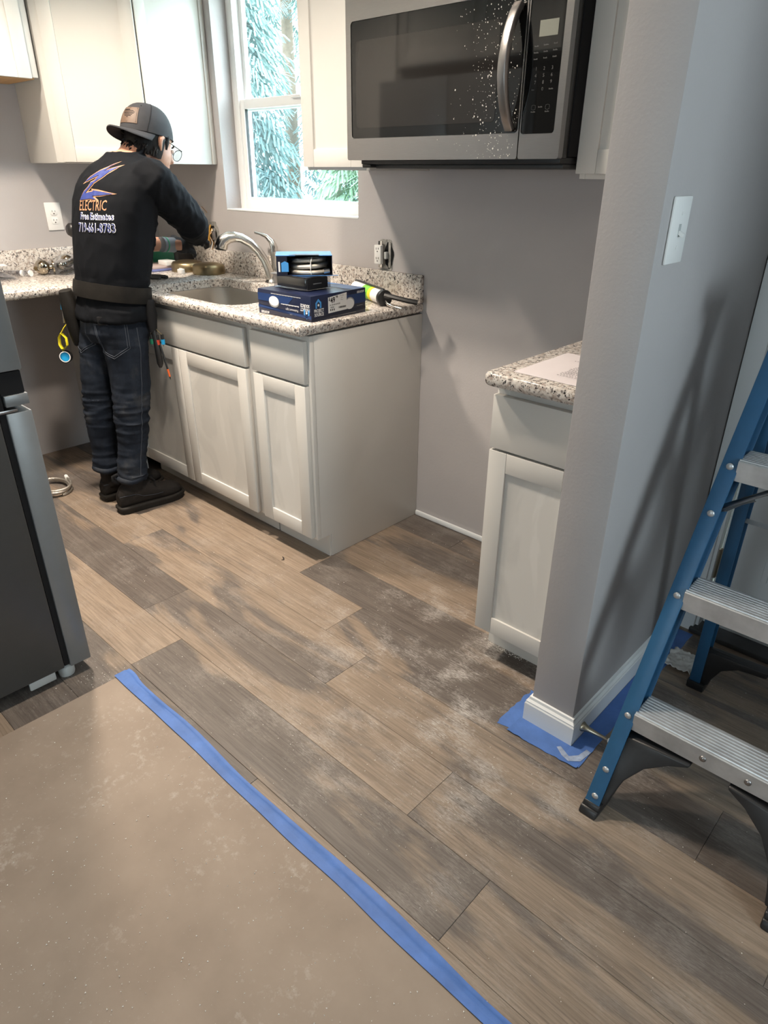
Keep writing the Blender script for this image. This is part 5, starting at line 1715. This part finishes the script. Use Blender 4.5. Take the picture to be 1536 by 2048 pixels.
project_mesh(poly_mesh(ZS), back_m(0.046, 1.325), SHIRT_BVH, BDIR, 0.0012, 'lightning_outline', GOLDINK, shirt)
project_mesh(poly_mesh(grow(ZS, 0.0042)), back_m(0.046, 1.325), SHIRT_BVH, BDIR, 0.0034, 'lightning_emblem', BLUEINK, shirt)
project_mesh(text_mesh('ELECTRIC', 0.050, 0.0004, width=0.64), back_m(0.044, 1.228, 0.02), SHIRT_BVH, BDIR, 0.0012, 'print_electric', GOLDINK, shirt)
for s, sz, u, z, w in (('Free Estimates', 0.033, 0.064, 1.197, 0.78), ('719-661-8783', 0.044, 0.062, 1.154, 0.68)):
    project_mesh(text_mesh(s, sz, 0.0014, width=w), back_m(u, z, 0.01), SHIRT_BVH, BDIR, 0.0012, 'print_outline', WHITEINK, shirt)
    project_mesh(text_mesh(s, sz, 0.0, width=w), back_m(u, z, 0.01), SHIRT_BVH, BDIR, 0.0030, 'print_lettering', BLUEINK, shirt)

# ---------------------------------------------------------------- jeans
mb = MB()
trunk(mb, [(0.735, 0.140, 0.100), (0.77, 0.155, 0.118), (0.83, 0.152, 0.112), (0.89, 0.146, 0.103)], math.radians(6))
for leg in (LEG_R, LEG_L):
    mb.tube([p for p, r in leg], [r for p, r in leg], 22)
me = remeshed(mb, 0.0065, 5)


def jean_w(p):
    d = 0.002 * fold(p, (18, 18, 10), 4)
    k = math.exp(-((p.z - 0.44) / 0.12) ** 2) + 1.25 * math.exp(-((p.z - 0.16) / 0.08) ** 2) + 0.5 * math.exp(-((p.z - 0.72) / 0.06) ** 2)
    d += 0.0075 * k * fold(p, (5, 5, 30), 7) + 0.004 * k * fold(p, (9, 9, 52), 3)
    return d


wrinkle(me, jean_w)
jeans = finish(me, 'jeans', DENIM, person, smooth=True)
JBVH = BVHTree.FromPolygons([v.co + LOC[jeans] for v in jeans.data.vertices], [tuple(p.vertices) for p in jeans.data.polygons])


def on_jeans(pts, D, off=0.0008):
    out = []
    D = Vector(D).normalized()
    for p in pts:
        loc, nor, i, dist = JBVH.ray_cast(Vector(p) - D * 0.4, D)
        if loc is not None:
            out.append(loc - D * off)
    return out


def resample(poly, step, closed):
    out = []
    q = poly + ([poly[0]] if closed else [])
    for a, b in zip(q[:-1], q[1:]):
        a, b = Vector(a), Vector(b)
        n = max(1, int((b - a).length / step))
        out += [a.lerp(b, i / n) for i in range(n)]
    if not closed:
        out.append(Vector(q[-1]))
    return out


for P0, U0, sc in ((Vector((-0.935, -0.812, 0)), Vector((0.76, 0.65, 0)), 1.0), (Vector((-1.105, -0.86, 0)), Vector((0.98, -0.2, 0)), 0.9)):
    dr = Vector((-U0.y, U0.x, 0))
    pk_ = [P0 + U0 * u * sc + Vector((0, 0, z)) for u, z in ((-0.070, 0.832), (0.066, 0.838), (0.070, 0.725), (0.004, 0.684), (-0.052, 0.704))]
    for g in (1.0, 0.90):
        cen = P0 + Vector((0, 0, 0.765))
        line = on_jeans(resample([cen + (p - cen) * g for p in pk_], 0.012, True), dr)
        if len(line) > 8:
            MB().tube(line, 0.0016, 6, closed=True).build('pocket_seam', SEAM, jeans, smooth=True)
    for dz in (0.0, 0.016):
        l = on_jeans(resample([pk_[0] - Vector((0, 0, dz)), pk_[1] - Vector((0, 0, dz))], 0.012, False), dr, 0.001)
        if len(l) > 4:
            MB().tube(l, 0.0016, 6).build('pocket_hem', SEAM, jeans, smooth=True)
side = on_jeans(resample([Vector((-0.80, y, z)) for y, z in ((-0.745, 0.80), (-0.748, 0.70), (-0.762, 0.576), (-0.778, 0.47), (-0.79, 0.38), (-0.804, 0.30), (-0.826, 0.19), (-0.838, 0.12))], 0.012, False), (-1, 0.1, 0), 0.001)
MB().tube(side, 0.0018, 6).build('side_seam', SEAM, jeans, smooth=True)
for leg in (LEG_R, LEG_L):
    c = Vector(leg[-1][0]) + Vector((0, 0, 0.006))
    MB().tube([c + Vector((0.0605 * math.cos(a), 0.0605 * math.sin(a), 0.004 * math.sin(3 * a))) for a in [i * 2 * PI / 26 for i in range(26)]], 0.010, 8, closed=True, flat=1.3).build('cuff', DENIM, jeans, smooth=True)
_dr = Vector((-0.65, 0.76, 0)).normalized()
loc, nor, i, d_ = JBVH.ray_cast(Vector((-0.945, -0.82, 0.836)) - _dr * 0.4, _dr)
if loc is not None:
    MB().box((-0.030, -0.020, -0.004), (0.030, 0.014, 0.006), frame(loc, (0.76, 0.65, 0.08), -_dr)).build('wallet', BLKMATTE, jeans, bevel=0.002)

# ---------------------------------------------------------------- boots
def boot(heel, toe, ank):
    heel, toe = Vector((*heel, 0)), Vector((*toe, 0))
    L = (toe - heel).length
    d = (toe - heel).normalized()
    s = Vector((d.y, -d.x, 0))
    mb = MB()
    rows = [(0.0, .026, .085, .024), (0.02, .037, .120, .024), (0.06, .042, .150, .024), (0.10, .043, .150, .024), (0.135, .044, .130, .024), (0.17, .047, .106, .024), (0.205, .050, .092, .024), (0.24, .050, .086, .024), (0.27, .042, .078, .024), (0.290, .026, .062, .024), (0.299, .012, .046, .028)]
    rs = []
    for t, hw, top, bot in rows:
        c = heel + d * (t / 0.3 * L)
        ring = []
        for k in range(20):
            a = 2 * PI * k / 20
            cc, ss = math.cos(a), math.sin(a)
            x = hw * math.copysign(abs(cc) ** 0.75, cc)
            z = (top + bot) / 2 + (top - bot) / 2 * math.copysign(abs(ss) ** 0.8, ss)
            ring.append(c + s * x * (1.0 if ss < 0.3 else 1.0 - 0.35 * (ss - 0.3)) + Vector((0, 0, z)))
        rs.append(ring)
    mb.rings(rs)
    ank = Vector(ank)
    mb.tube([ank + Vector((0, 0.006, -0.075)), ank + Vector((0, 0.004, -0.02)), ank + Vector((0, 0, 0.045))], [0.046, 0.045, 0.047], 20)
    me = remeshed(mb, 0.005, 4)
    b = finish(me, 'boot', BOOT, person, smooth=True)
    rows = [(-0.004, 0.020), (0.0, 0.030), (0.02, 0.040), (0.07, 0.042), (0.12, 0.043), (0.18, 0.050), (0.225, 0.0525), (0.26, 0.049), (0.285, 0.038), (0.30, 0.022), (0.304, 0.008)]
    left = [heel + d * (t / 0.3 * L) + s * w for t, w in rows]
    right = [heel + d * (t / 0.3 * L) - s * w for t, w in rows]
    outl = left + right[::-1]
    rs = []
    for z, g in ((0.0005, 0.97), (0.004, 1.0), (0.018, 1.0), (0.021, 1.03), (0.030, 1.03), (0.033, 0.98)):
        cen = heel + d * (L * 0.5)
        rs.append([cen + (p - cen) * g + Vector((0, 0, z)) for p in outl])
    MB().rings(rs).build('sole', SOLE, b, smooth=1)
    for k in range(4):
        c = heel + d * ((0.125 + 0.024 * k) / 0.3 * L) + Vector((0, 0, 0.146 - 0.017 * k))
        MB().tube([c - s * 0.026 - Vector((0, 0, 0.016)), c + Vector((0, 0, 0.001)), c + s * 0.026 - Vector((0, 0, 0.016))], 0.0028, 6).build('lace', BLKMATTE, b, smooth=True)
    c = heel + d * (0.15 / 0.3 * L) + Vector((0, 0, 0.132))
    MB().tube([c, c + s * 0.03 + Vector((0, 0, 0.012)), c + s * 0.052 + d * 0.01 - Vector((0, 0, 0.004)), c + s * 0.03 + d * 0.014 - Vector((0, 0, 0.012)), c + d * 0.004], 0.0025, 6).build('lace_bow', BLKMATTE, b, smooth=True)
    pt = heel + Vector((0, 0, 0.15)) + d * 0.006
    MB().tube([pt + Vector((0, 0, -0.01)) + d * 0.012, pt - d * 0.012 + Vector((0, 0, 0.008)), pt - d * 0.010 + Vector((0, 0, 0.026)), pt + d * 0.012 + Vector((0, 0, 0.03))], 0.0045, 8, flat=1.8).build('pull_tab', BLKMATTE, b, smooth=True)
    MB().tube([heel + d * (t / 0.3 * L) + s * w + Vector((0, 0, z)) for t, w, z in ((0.0, 0.028, 0.085), (0.03, 0.0405, 0.088), (0.07, 0.0445, 0.086), (0.10, 0.0455, 0.07), (0.15, 0.048, 0.062), (0.19, 0.050, 0.062))], 0.0010, 6).build('stitching', SEAM, b, smooth=True)
    return b


boot((-0.956, -0.910), (-0.932, -0.612), (-0.950, -0.838, 0.15))
boot((-1.128, -0.900), (-1.130, -0.605), (-1.122, -0.852, 0.15))


# ---------------------------------------------------------------- gloves
def glove(W, fd, back, side, curl, name_cuff_up=0.045):
    fd = Vector(fd).normalized()
    ys = (Vector(back).cross(fd)).normalized() * side
    bk = fd.cross(ys).normalized()
    if bk.dot(Vector(back)) < 0:
        bk = -bk
    Mx = Matrix(((fd.x, ys.x, bk.x, W[0]), (fd.y, ys.y, bk.y, W[1]), (fd.z, ys.z, bk.z, W[2]), (0, 0, 0, 1)))
    P = lambda a, b, c: Mx @ Vector((a, b, c))
    mb = MB()
    mb.ball((0, 0, 0), (0.052, 0.043, 0.020), 18, 10, Mx @ Matrix.Translation((0.052, 0, 0)))
    mb.tube([P(-0.01, 0, 0), P(0.015, 0, 0), P(0.04, 0, 0)], [0.031, 0.032, 0.034], 14, flat=0.75)
    for k, (yb, ln) in enumerate(((0.030, 0.070), (0.010, 0.080), (-0.011, 0.074), (-0.030, 0.058))):
        pts, rr = [Vector((0.075, yb, 0.0))], [0.0115]
        p = Vector((0.094, yb, 0.0))
        pts.append(p.copy())
        rr.append(0.0112)
        ang = curl * 0.6
        for j, fr_ in enumerate((0.42, 0.33, 0.25)):
            p = p + Vector((math.cos(ang), 0.06 * (yb / 0.03), -math.sin(ang))) * ln * fr_
            pts.append(p.copy())
            rr.append((0.0105, 0.0098, 0.0080)[j])
            ang += curl
        mb.tube([Mx @ q for q in pts], rr, 10)
    th = [(0.028, 0.028, -0.006), (0.052, 0.050, -0.014), (0.078, 0.057, -0.028), (0.098, 0.050, -0.042)]
    mb.tube([P(*q) for q in th], [0.016, 0.014, 0.0125, 0.009], 10)
    g = finish(remeshed(mb, 0.0034, 2), 'glove', GLOVE, person, smooth=True)
    MB().tube([P(-0.044, 0, 0), P(-0.03, 0, 0), P(0.0, 0, 0), P(0.018, 0, 0)], [0.0350, 0.0345, 0.0340, 0.0352], 18, flat=0.92).build('knit_cuff', GLOVEKNIT, g, smooth=True)
    MB().tube([P(-0.030, 0, 0), P(-0.025, 0, 0)], [0.0362, 0.0360], 18, flat=0.92).build('green_band', GREENBAND, g, smooth=True)
    return g


gl = glove(WR_L + (WR_L - EL_L).normalized() * 0.018, (-0.10, 1.0, -0.10), (0.75, 0.05, 0.66), 1, 0.50)
gr_ = glove(WR_R + (WR_R - EL_R).normalized() * 0.030, (-0.82, 0.56, -0.02), (0.35, 0.2, 0.9), -1, 0.55)

# ---------------------------------------------------------------- hair, cap, glasses
mb = MB()
rs = []
for i in range(7):
    u = -0.060 + 0.018 * i
    k = [0.90, 0.96, 0.99, 1.0, 1.0, 0.99, 0.97][i]
    ring = []
    for j in range(36):
        a = PI * 1.0 + (j / 35.0) * PI            # back half
        a = math.radians(172) + (j / 35.0) * math.radians(196)
        w = 1 + 0.03 * noise.noise(Vector((j * 0.9, i * 0.8, 2)))
        ring.append((a, w * k, u))
    rs.append(ring)
vs, fs = [], []
for ring in rs:
    for a, w, u in ring:
        drop = 0.010 * noise.noise(Vector((a * 9, 3, 1))) if u < -0.04 else 0
        vs.append(MH @ Vector((0.0795 * w * math.cos(a), -0.010 + 0.0985 * w * math.sin(a), u + drop)))
K = len(vs)
for ring in rs:
    for a, w, u in ring:
        vs.append(MH @ Vector((0.064 * w * math.cos(a), -0.010 + 0.080 * w * math.sin(a), u)))
for i in range(6):
    for j in range(35):
        a, b, c, d = i * 36 + j, i * 36 + j + 1, (i + 1) * 36 + j + 1, (i + 1) * 36 + j
        fs += [(a, b, c, d), (K + d, K + c, K + b, K + a)]
for j in range(35):
    fs += [(j, K + j, K + j + 1, j + 1), (6 * 36 + j, 6 * 36 + j + 1, K + 6 * 36 + j + 1, K + 6 * 36 + j)]
for i in range(6):
    fs += [(i * 36, (i + 1) * 36, K + (i + 1) * 36, K + i * 36), (i * 36 + 35, K + i * 36 + 35, K + (i + 1) * 36 + 35, (i + 1) * 36 + 35)]
hair = MB().add(vs, fs).build('hair', HAIR, person, smooth=True)
for s in (-1, 1):
    MB().tube([MH @ Vector((s * 0.0745, 0.014, 0.03)), MH @ Vector((s * 0.0745, 0.017, 0.005)), MH @ Vector((s * 0.0715, 0.020, -0.018))], [0.011, 0.009, 0.004], 8, flat=0.6).build('sideburn', HAIR, hair, smooth=True)
random.seed(21)
mb = MB()
for i in range(46):                                  # tufts over the nape
    a = math.radians(random.uniform(190, 350))
    u = random.uniform(-0.062, -0.025)
    p = MH @ Vector((0.078 * math.cos(a), -0.010 + 0.097 * math.sin(a), u))
    q = MH @ Vector((0.086 * math.cos(a), -0.012 + 0.106 * math.sin(a), u - random.uniform(0.008, 0.018)))
    mb.tube([p, p.lerp(q, 0.5) + Vector((0, 0, 0.003)), q], [0.006, 0.004, 0.0008], 5)
mb.build('hair_tufts', HAIR, hair, smooth=True, kind='stuff')

rs = []
for i in range(12):
    t = i / 11.0
    ang = t * PI / 2 * 0.985
    ring = []
    for j in range(40):
        a = 2 * PI * j / 40
        sx = 0.0855 * math.cos(ang) ** 0.72
        sf = 0.1075 * math.cos(ang) ** 0.72
        ring.append(MC @ Vector((sx * math.cos(a), -0.006 + sf * math.sin(a), 0.002 + 0.112 * math.sin(ang))))
    rs.append(ring)
inner = [[MC @ (((MC.inverted() @ p) - Vector((0, -0.006, 0.03))) * 0.965 + Vector((0, -0.006, 0.03))) for p in r] for r in rs]
capo = MB().rings(inner[::-1] + rs, cap=True).build('cap', CAPM, person, smooth=True)
# bill pointing backwards over the neck
vs, fs = [], []
NU, NV = 18, 6
for i in range(NU + 1):
    a = math.radians(180 + 14) + math.radians(152) * i / NU
    for j in range(NV + 1):
        v = j / NV
        ext = 0.060 * math.sin(math.radians(10) + math.radians(160) * i / NU) ** 0.55
        x = (0.085 + 0.010 * v) * math.cos(a)
        f = -0.006 + 0.1065 * math.sin(a) - ext * v
        u = 0.008 - 0.004 * v - 0.026 * (abs(math.cos(a)) ** 1.6) * (0.3 + 0.7 * v)
        vs.append(MC @ Vector((x, f, u)))
K = len(vs)
vs += [p - CU * 0.004 for p in vs]
W = NV + 1
for i in range(NU):
    for j in range(NV):
        a, b, c, d = i * W + j, (i + 1) * W + j, (i + 1) * W + j + 1, i * W + j + 1
        fs += [(a, b, c, d), (K + d, K + c, K + b, K + a)]
    fs += [(i * W, K + i * W, K + (i + 1) * W, (i + 1) * W), (i * W + NV, (i + 1) * W + NV, K + (i + 1) * W + NV, K + i * W + NV)]
for j in range(NV):
    fs += [(j, j + 1, K + j + 1, K + j), (NU * W + j, K + NU * W + j, K + NU * W + j + 1, NU * W + j + 1)]
MB().add(vs, fs).build('bill', CAPM, capo, smooth=True)


def cap_pt(az, el, off=0.0):
    """az degrees from straight back (towards his right), el height angle on the crown"""
    a = math.radians(270 + az)
    ang = math.radians(el)
    sx, sf = (0.0855 + off) * math.cos(ang) ** 0.72, (0.1075 + off) * math.cos(ang) ** 0.72
    return MC @ Vector((sx * math.cos(a), -0.006 + sf * math.sin(a), 0.002 + (0.112 + off) * math.sin(ang)))


vs, fs = [], []
for i in range(9):
    for j in range(7):
        vs.append(cap_pt(-17 + 54 * i / 8, 12 + 34 * j / 6, 0.0016))
for i in range(9):
    for j in range(7):
        vs.append(cap_pt(-17 + 54 * i / 8, 12 + 34 * j / 6, -0.001))
for i in range(8):
    for j in range(6):
        a, b, c, d = i * 7 + j, (i + 1) * 7 + j, (i + 1) * 7 + j + 1, i * 7 + j + 1
        fs += [(a, b, c, d), (63 + d, 63 + c, 63 + b, 63 + a)]
for i in range(8):
    fs += [(i * 7, 63 + i * 7, 63 + (i + 1) * 7, (i + 1) * 7), (i * 7 + 6, (i + 1) * 7 + 6, 63 + (i + 1) * 7 + 6, 63 + i * 7 + 6)]
for j in range(6):
    fs += [(j, j + 1, 63 + j + 1, 63 + j), (56 + j, 63 + 56 + j, 63 + 56 + j + 1, 56 + j + 1)]
patch = MB().add(vs, fs).build('leather_patch', LEATHER, capo, smooth=True)
MB().tube([cap_pt(a, e, 0.0018) for a, e in [(-14, 14), (10, 14), (34, 14), (34, 29), (34, 44), (10, 44), (-14, 44), (-14, 29)]], 0.0006, 5, closed=True).build('patch_stitching', BLKMATTE, patch)
for k in range(7):                                   # striped map emblem
    e = 39 - 2.7 * k
    a0, a1 = [(-17, 2), (-18, 14), (-17, 18), (-16, 16), (-14, 13), (-10, 10), (-3, 2)][k]
    MB().tube([cap_pt(10 + a0 + (a1 - a0) * t / 4, e, 0.0017) for t in range(5)], 0.0011 if k else 0.0018, 5).build('emblem_stripe', BLKMATTE, patch)
for az in (58, -58):
    MB().tube([cap_pt(az + 0.25 * el, el, 0.0004) for el in range(2, 86, 7)], 0.0009, 5).build('panel_seam', BLKMATTE, capo, smooth=True)
MB().tube([cap_pt(a, 1.0, 0.0006) for a in range(-180, 180, 10)], 0.0012, 5, closed=True).build('brim_band', BLKMATTE, capo, smooth=True)
MB().ball(cap_pt(0, 88), (0.006, 0.006, 0.004), 10, 6).build('top_button', CAPM, capo, smooth=True)
for az in (40, -40):
    MB().ball(cap_pt(az, 55), 0.0022, 8, 6).build('eyelet', BLKMATTE, capo, smooth=True)

spec = MB().tube([MH @ Vector((0.076, -0.012, 0.012)), MH @ Vector((0.079, 0.03, 0.010)), MH @ Vector((0.068, 0.098, 0.006))], 0.0014, 6).build('glasses', BLKMATTE, person, smooth=True)
MB().tube([MH @ Vector((-0.076, -0.012, 0.012)), MH @ Vector((-0.079, 0.03, 0.010)), MH @ Vector((-0.068, 0.098, 0.006))], 0.0014, 6).build('temple', BLKMATTE, spec, smooth=True)
for s in (-1, 1):
    rim = [MH @ Vector((s * 0.040 + 0.029 * math.cos(a), 0.104 - 0.006 * abs(math.cos(a)) * (1 if s * math.cos(a) > 0 else 0), -0.008 + 0.021 * math.sin(a))) for a in [i * PI / 12 for i in range(24)]]
    MB().tube(rim, 0.0012, 6, closed=True).build('rim', BLKMATTE, spec, smooth=True)
    n = len(rim)
    MB().add([p for p in rim] + [p + HF * 0.001 for p in rim], [tuple(range(n)), tuple(reversed(range(n, 2 * n)))] + [(i, (i + 1) % n, n + (i + 1) % n, n + i) for i in range(n)]).build('lens', LENS, spec)
MB().tube([MH @ Vector((-0.012, 0.105, -0.004)), MH @ Vector((0, 0.109, 0.0)), MH @ Vector((0.012, 0.105, -0.004))], 0.0013, 6).build('bridge', BLKMATTE, spec, smooth=True)

# ---------------------------------------------------------------- tool belt
def belt_ring(z, g, tilt):
    cx, cy = spine(z)
    return [Vector((p.x, p.y, z + tilt * (p.y - cy))) for p in ell(cx, cy, z, 0.160 + g, 0.108 + g, YAWT, 40, 2.3)]


belt = MB().rings([belt_ring(z, g, -0.16) for z, g in ((0.895, 0.000), (0.895, 0.010), (0.925, 0.013), (0.955, 0.011), (0.955, 0.000))], cap=False, closed=True).build('tool_belt', BELT, person, smooth=1)
Mpch = Matrix.Translation((-1.176, -0.842, 0.70)) @ Matrix.Rotation(math.radians(-28), 4, 'Z') @ Matrix.Rotation(math.radians(6), 4, 'X')
rs = []
for z, a, b in ((0.0, 0.030, 0.020), (0.010, 0.048, 0.028), (0.05, 0.056, 0.032), (0.13, 0.058, 0.034), (0.19, 0.055, 0.030), (0.225, 0.048, 0.024)):
    rs.append([Mpch @ p for p in ell(0, 0, z, a, b, 0, 28, 3)])
pouch = MB().rings(rs).build('tool_pouch', BELT, belt, smooth=True)
MB().cyl((-1.222, -0.872, 0.845), (-1.214, -0.868, 0.915), 0.0085, n=8).build('blue_marker', BLUEPL, belt, smooth=1)
MB().cyl((-1.228, -0.874, 0.79), (-1.222, -0.872, 0.845), 0.005, n=8).build('marker_tip', STEEL, belt, smooth=1)


def web(pts, name, mat, par, w=0.009):
    pts = [Vector(p) for p in pts]
    mb = MB()
    mb.tube(pts, w, 4, flat=0.22)
    return mb.build(name, mat, par, smooth=1)


tpx = Vector((-1.205, -0.905, 0.0))
web([tpx + Vector(p) for p in ((0.02, 0.03, 0.80), (0.008, 0.01, 0.775), (-0.002, 0.0, 0.755))], 'yellow_strap', YELLOW, belt)
web([tpx + Vector(p) for p in ((-0.002, 0.0, 0.755), (-0.018, -0.006, 0.735), (-0.020, -0.008, 0.705), (-0.010, -0.004, 0.688))], 'yellow_strap', YELLOW, belt, 0.008)
web([tpx + Vector(p) for p in ((-0.002, 0.0, 0.755), (0.014, 0.010, 0.735), (0.016, 0.008, 0.705), (-0.006, -0.002, 0.686), (-0.010, -0.004, 0.672))], 'yellow_strap', YELLOW, belt, 0.008)
def ann(O, prof, n, axis):
    A = Vector(axis).normalized()
    S = A.cross(Vector((0, 0, 1))).normalized()
    T = A.cross(S)
    return MB().rings([[O + A * h + (S * math.cos(2 * PI * k / n) + T * math.sin(2 * PI * k / n)) * r for k in range(n)] for r, h in prof], cap=False, closed=True)


tc = tpx + Vector((-0.006, 0.0, 0.655))
tax = Vector((0.75, -0.62, 0.10)).normalized()
ann(tc, [(0.019, -0.010), (0.026, -0.010), (0.026, 0.009), (0.019, 0.009)], 28, tax).build('tape_roll', BLKMATTE, belt, smooth=1)
ann(tc + tax * 0.0092, [(0.0195, 0), (0.0225, 0), (0.0225, 0.0015), (0.0195, 0.0015)], 28, tax).build('roll_rim', WHITEPL, belt, smooth=1)
MB().lathe(tc + tax * 0.002, [(0.0190, 0), (0.0190, 0.004)], 24, tax).build('roll_core', BLUEPL, belt, smooth=1)
# drivers hanging at the right hip
rp = Vector((-0.872, -0.672, 0.0))
MB().tube([rp + Vector(p) for p in ((-0.005, 0.01, 0.90), (0.004, 0.004, 0.84), (0.006, 0.0, 0.775))], [0.018, 0.024, 0.016], 10, flat=0.6).build('driver_holster', BLKMATTE, belt, smooth=True)
for k, (mt, dx) in enumerate(((DKGREEN, -0.012), (REDPL, 0.010), (BLUEPL, 0.030))):
    o_ = rp + Vector((dx * 0.75 + 0.008, dx * 0.75, 0))
    zz = 0.735 - 0.004 * k + (0.006 if k == 2 else 0)
    MB().tube([rp + Vector((0.006 + dx * 0.3, dx * 0.3, 0.785)), o_ + Vector((0, 0, zz + 0.03))], 0.0014, 6).build('driver_ring', BRASS, belt, smooth=True)
    MB().cyl(o_ + Vector((0, 0, zz + 0.012)), o_ + Vector((0, 0, zz + 0.032)), 0.0065, n=10).build('driver_grip', BLK, belt, smooth=1)
    MB().cyl(o_ + Vector((0, 0, zz - 0.008)), o_ + Vector((0, 0, zz + 0.012)), 0.0078, n=12).build('driver_collar', mt, belt, smooth=1)
    MB().cyl(o_ + Vector((0, 0, zz - 0.016)), o_ + Vector((0, 0, zz - 0.008)), 0.0022, n=8).build('driver_bit', STEEL, belt, smooth=1)
MB().tube([rp + Vector(p) for p in ((0.004, 0.0, 0.80), (0.010, 0.004, 0.72), (0.012, 0.006, 0.645), (0.012, 0.006, 0.628))], [0.010, 0.012, 0.013, 0.006], 10).build('hanging_tool', BLK, belt, smooth=True)
MB().tube([rp + Vector(p) for p in ((0.012, 0.008, 0.76), (0.026, 0.018, 0.68), (0.034, 0.024, 0.622))], 0.0045, 8).build('pencil', BLK, belt, smooth=True)
MB().tube([rp + Vector(p) for p in ((0.034, 0.024, 0.622), (0.038, 0.027, 0.590))], [0.0048, 0.004], 8).build('pencil_end', ORANGE, belt, smooth=True)
MB().tube([rp + Vector(p) for p in ((0.038, 0.027, 0.590), (0.040, 0.028, 0.577))], [0.004, 0.0008], 8).build('pencil_tip', BLK, belt, smooth=True)

# ================================================================ outside the window
LAWN = simple('lawn_grass', (0.44, 0.48, 0.37), 0.9, var=0.3, vscale=2)  # pale colour stands in for sunlit grass and bounces more daylight indoors
SPRUCE = simple('blue_spruce_needles', (0.17, 0.275, 0.27), 0.8, var=0.35, vscale=3)
LEAFG = simple('bright_green_leaves', (0.26, 0.38, 0.25), 0.8, var=0.3, vscale=3)
BARK = simple('tree_bark', (0.16, 0.12, 0.09), 0.9, var=0.2)
MB().box((-30, 0.4, -0.5), (12, 30, -0.35)).build('lawn_ground', LAWN, kind='structure', label='lawn outside the kitchen window, coloured pale as if sunlit')


def spruce(x, y, h, rad, seed, mat, label, z_low=0.2, n=1300):
    random.seed(seed)
    t = thing('spruce_tree', (x, y, -0.35), label, 'tree', 'trees outside the window')
    MB().tube([(x, y, -0.35), (x, y, h * 0.6), (x, y, h)], [0.16, 0.10, 0.02], 10).build('trunk', BARK, t, smooth=True)
    mb = MB()
    for i in range(n):
        f = random.random() ** 0.8
        z = z_low + (h - z_low) * f
        r = rad * (1 - f) ** 0.8 + 0.1
        a = random.random() * 2 * PI
        L = r * random.uniform(0.55, 1.0)
        d = Vector((math.cos(a), math.sin(a), -0.28))
        base = Vector((x, y, z)) + d * (L * random.uniform(0.25, 0.6))
        tip = base + d * (0.45 * L) - Vector((0, 0, 0.10 * L))
        s = Vector((-math.sin(a), math.cos(a), 0))
        for k in range(7):
            u = k / 6.0
            p = base.lerp(tip, u)
            w = (0.16 * (1 - u) + 0.05) * random.uniform(0.6, 1.2)
            for sg in (-1, 1):
                q = p + s * sg * w + d * 0.10 - Vector((0, 0, random.uniform(0.02, 0.16)))
                mb.add([p, p + d * 0.045, q + d * 0.03, q], [(0, 1, 2, 3)])
    mb.build('foliage', mat, t)
    return t


spruce(-8.4, 5.2, 7.5, 1.5, 1, SPRUCE, 'blue-green spruce tree outside, left in the kitchen window')
spruce(-7.2, 7.6, 8.5, 1.6, 2, SPRUCE, 'farther blue-green spruce tree outside the window centre')
spruce(-5.6, 5.4, 4.6, 1.0, 4, LEAFG, 'bright green small tree outside, right in the kitchen window', 0.0, 700)
spruce(-10.6, 8.3, 9.0, 1.6, 5, SPRUCE, 'most distant spruce tree beyond the lawn', 0.2, 700)
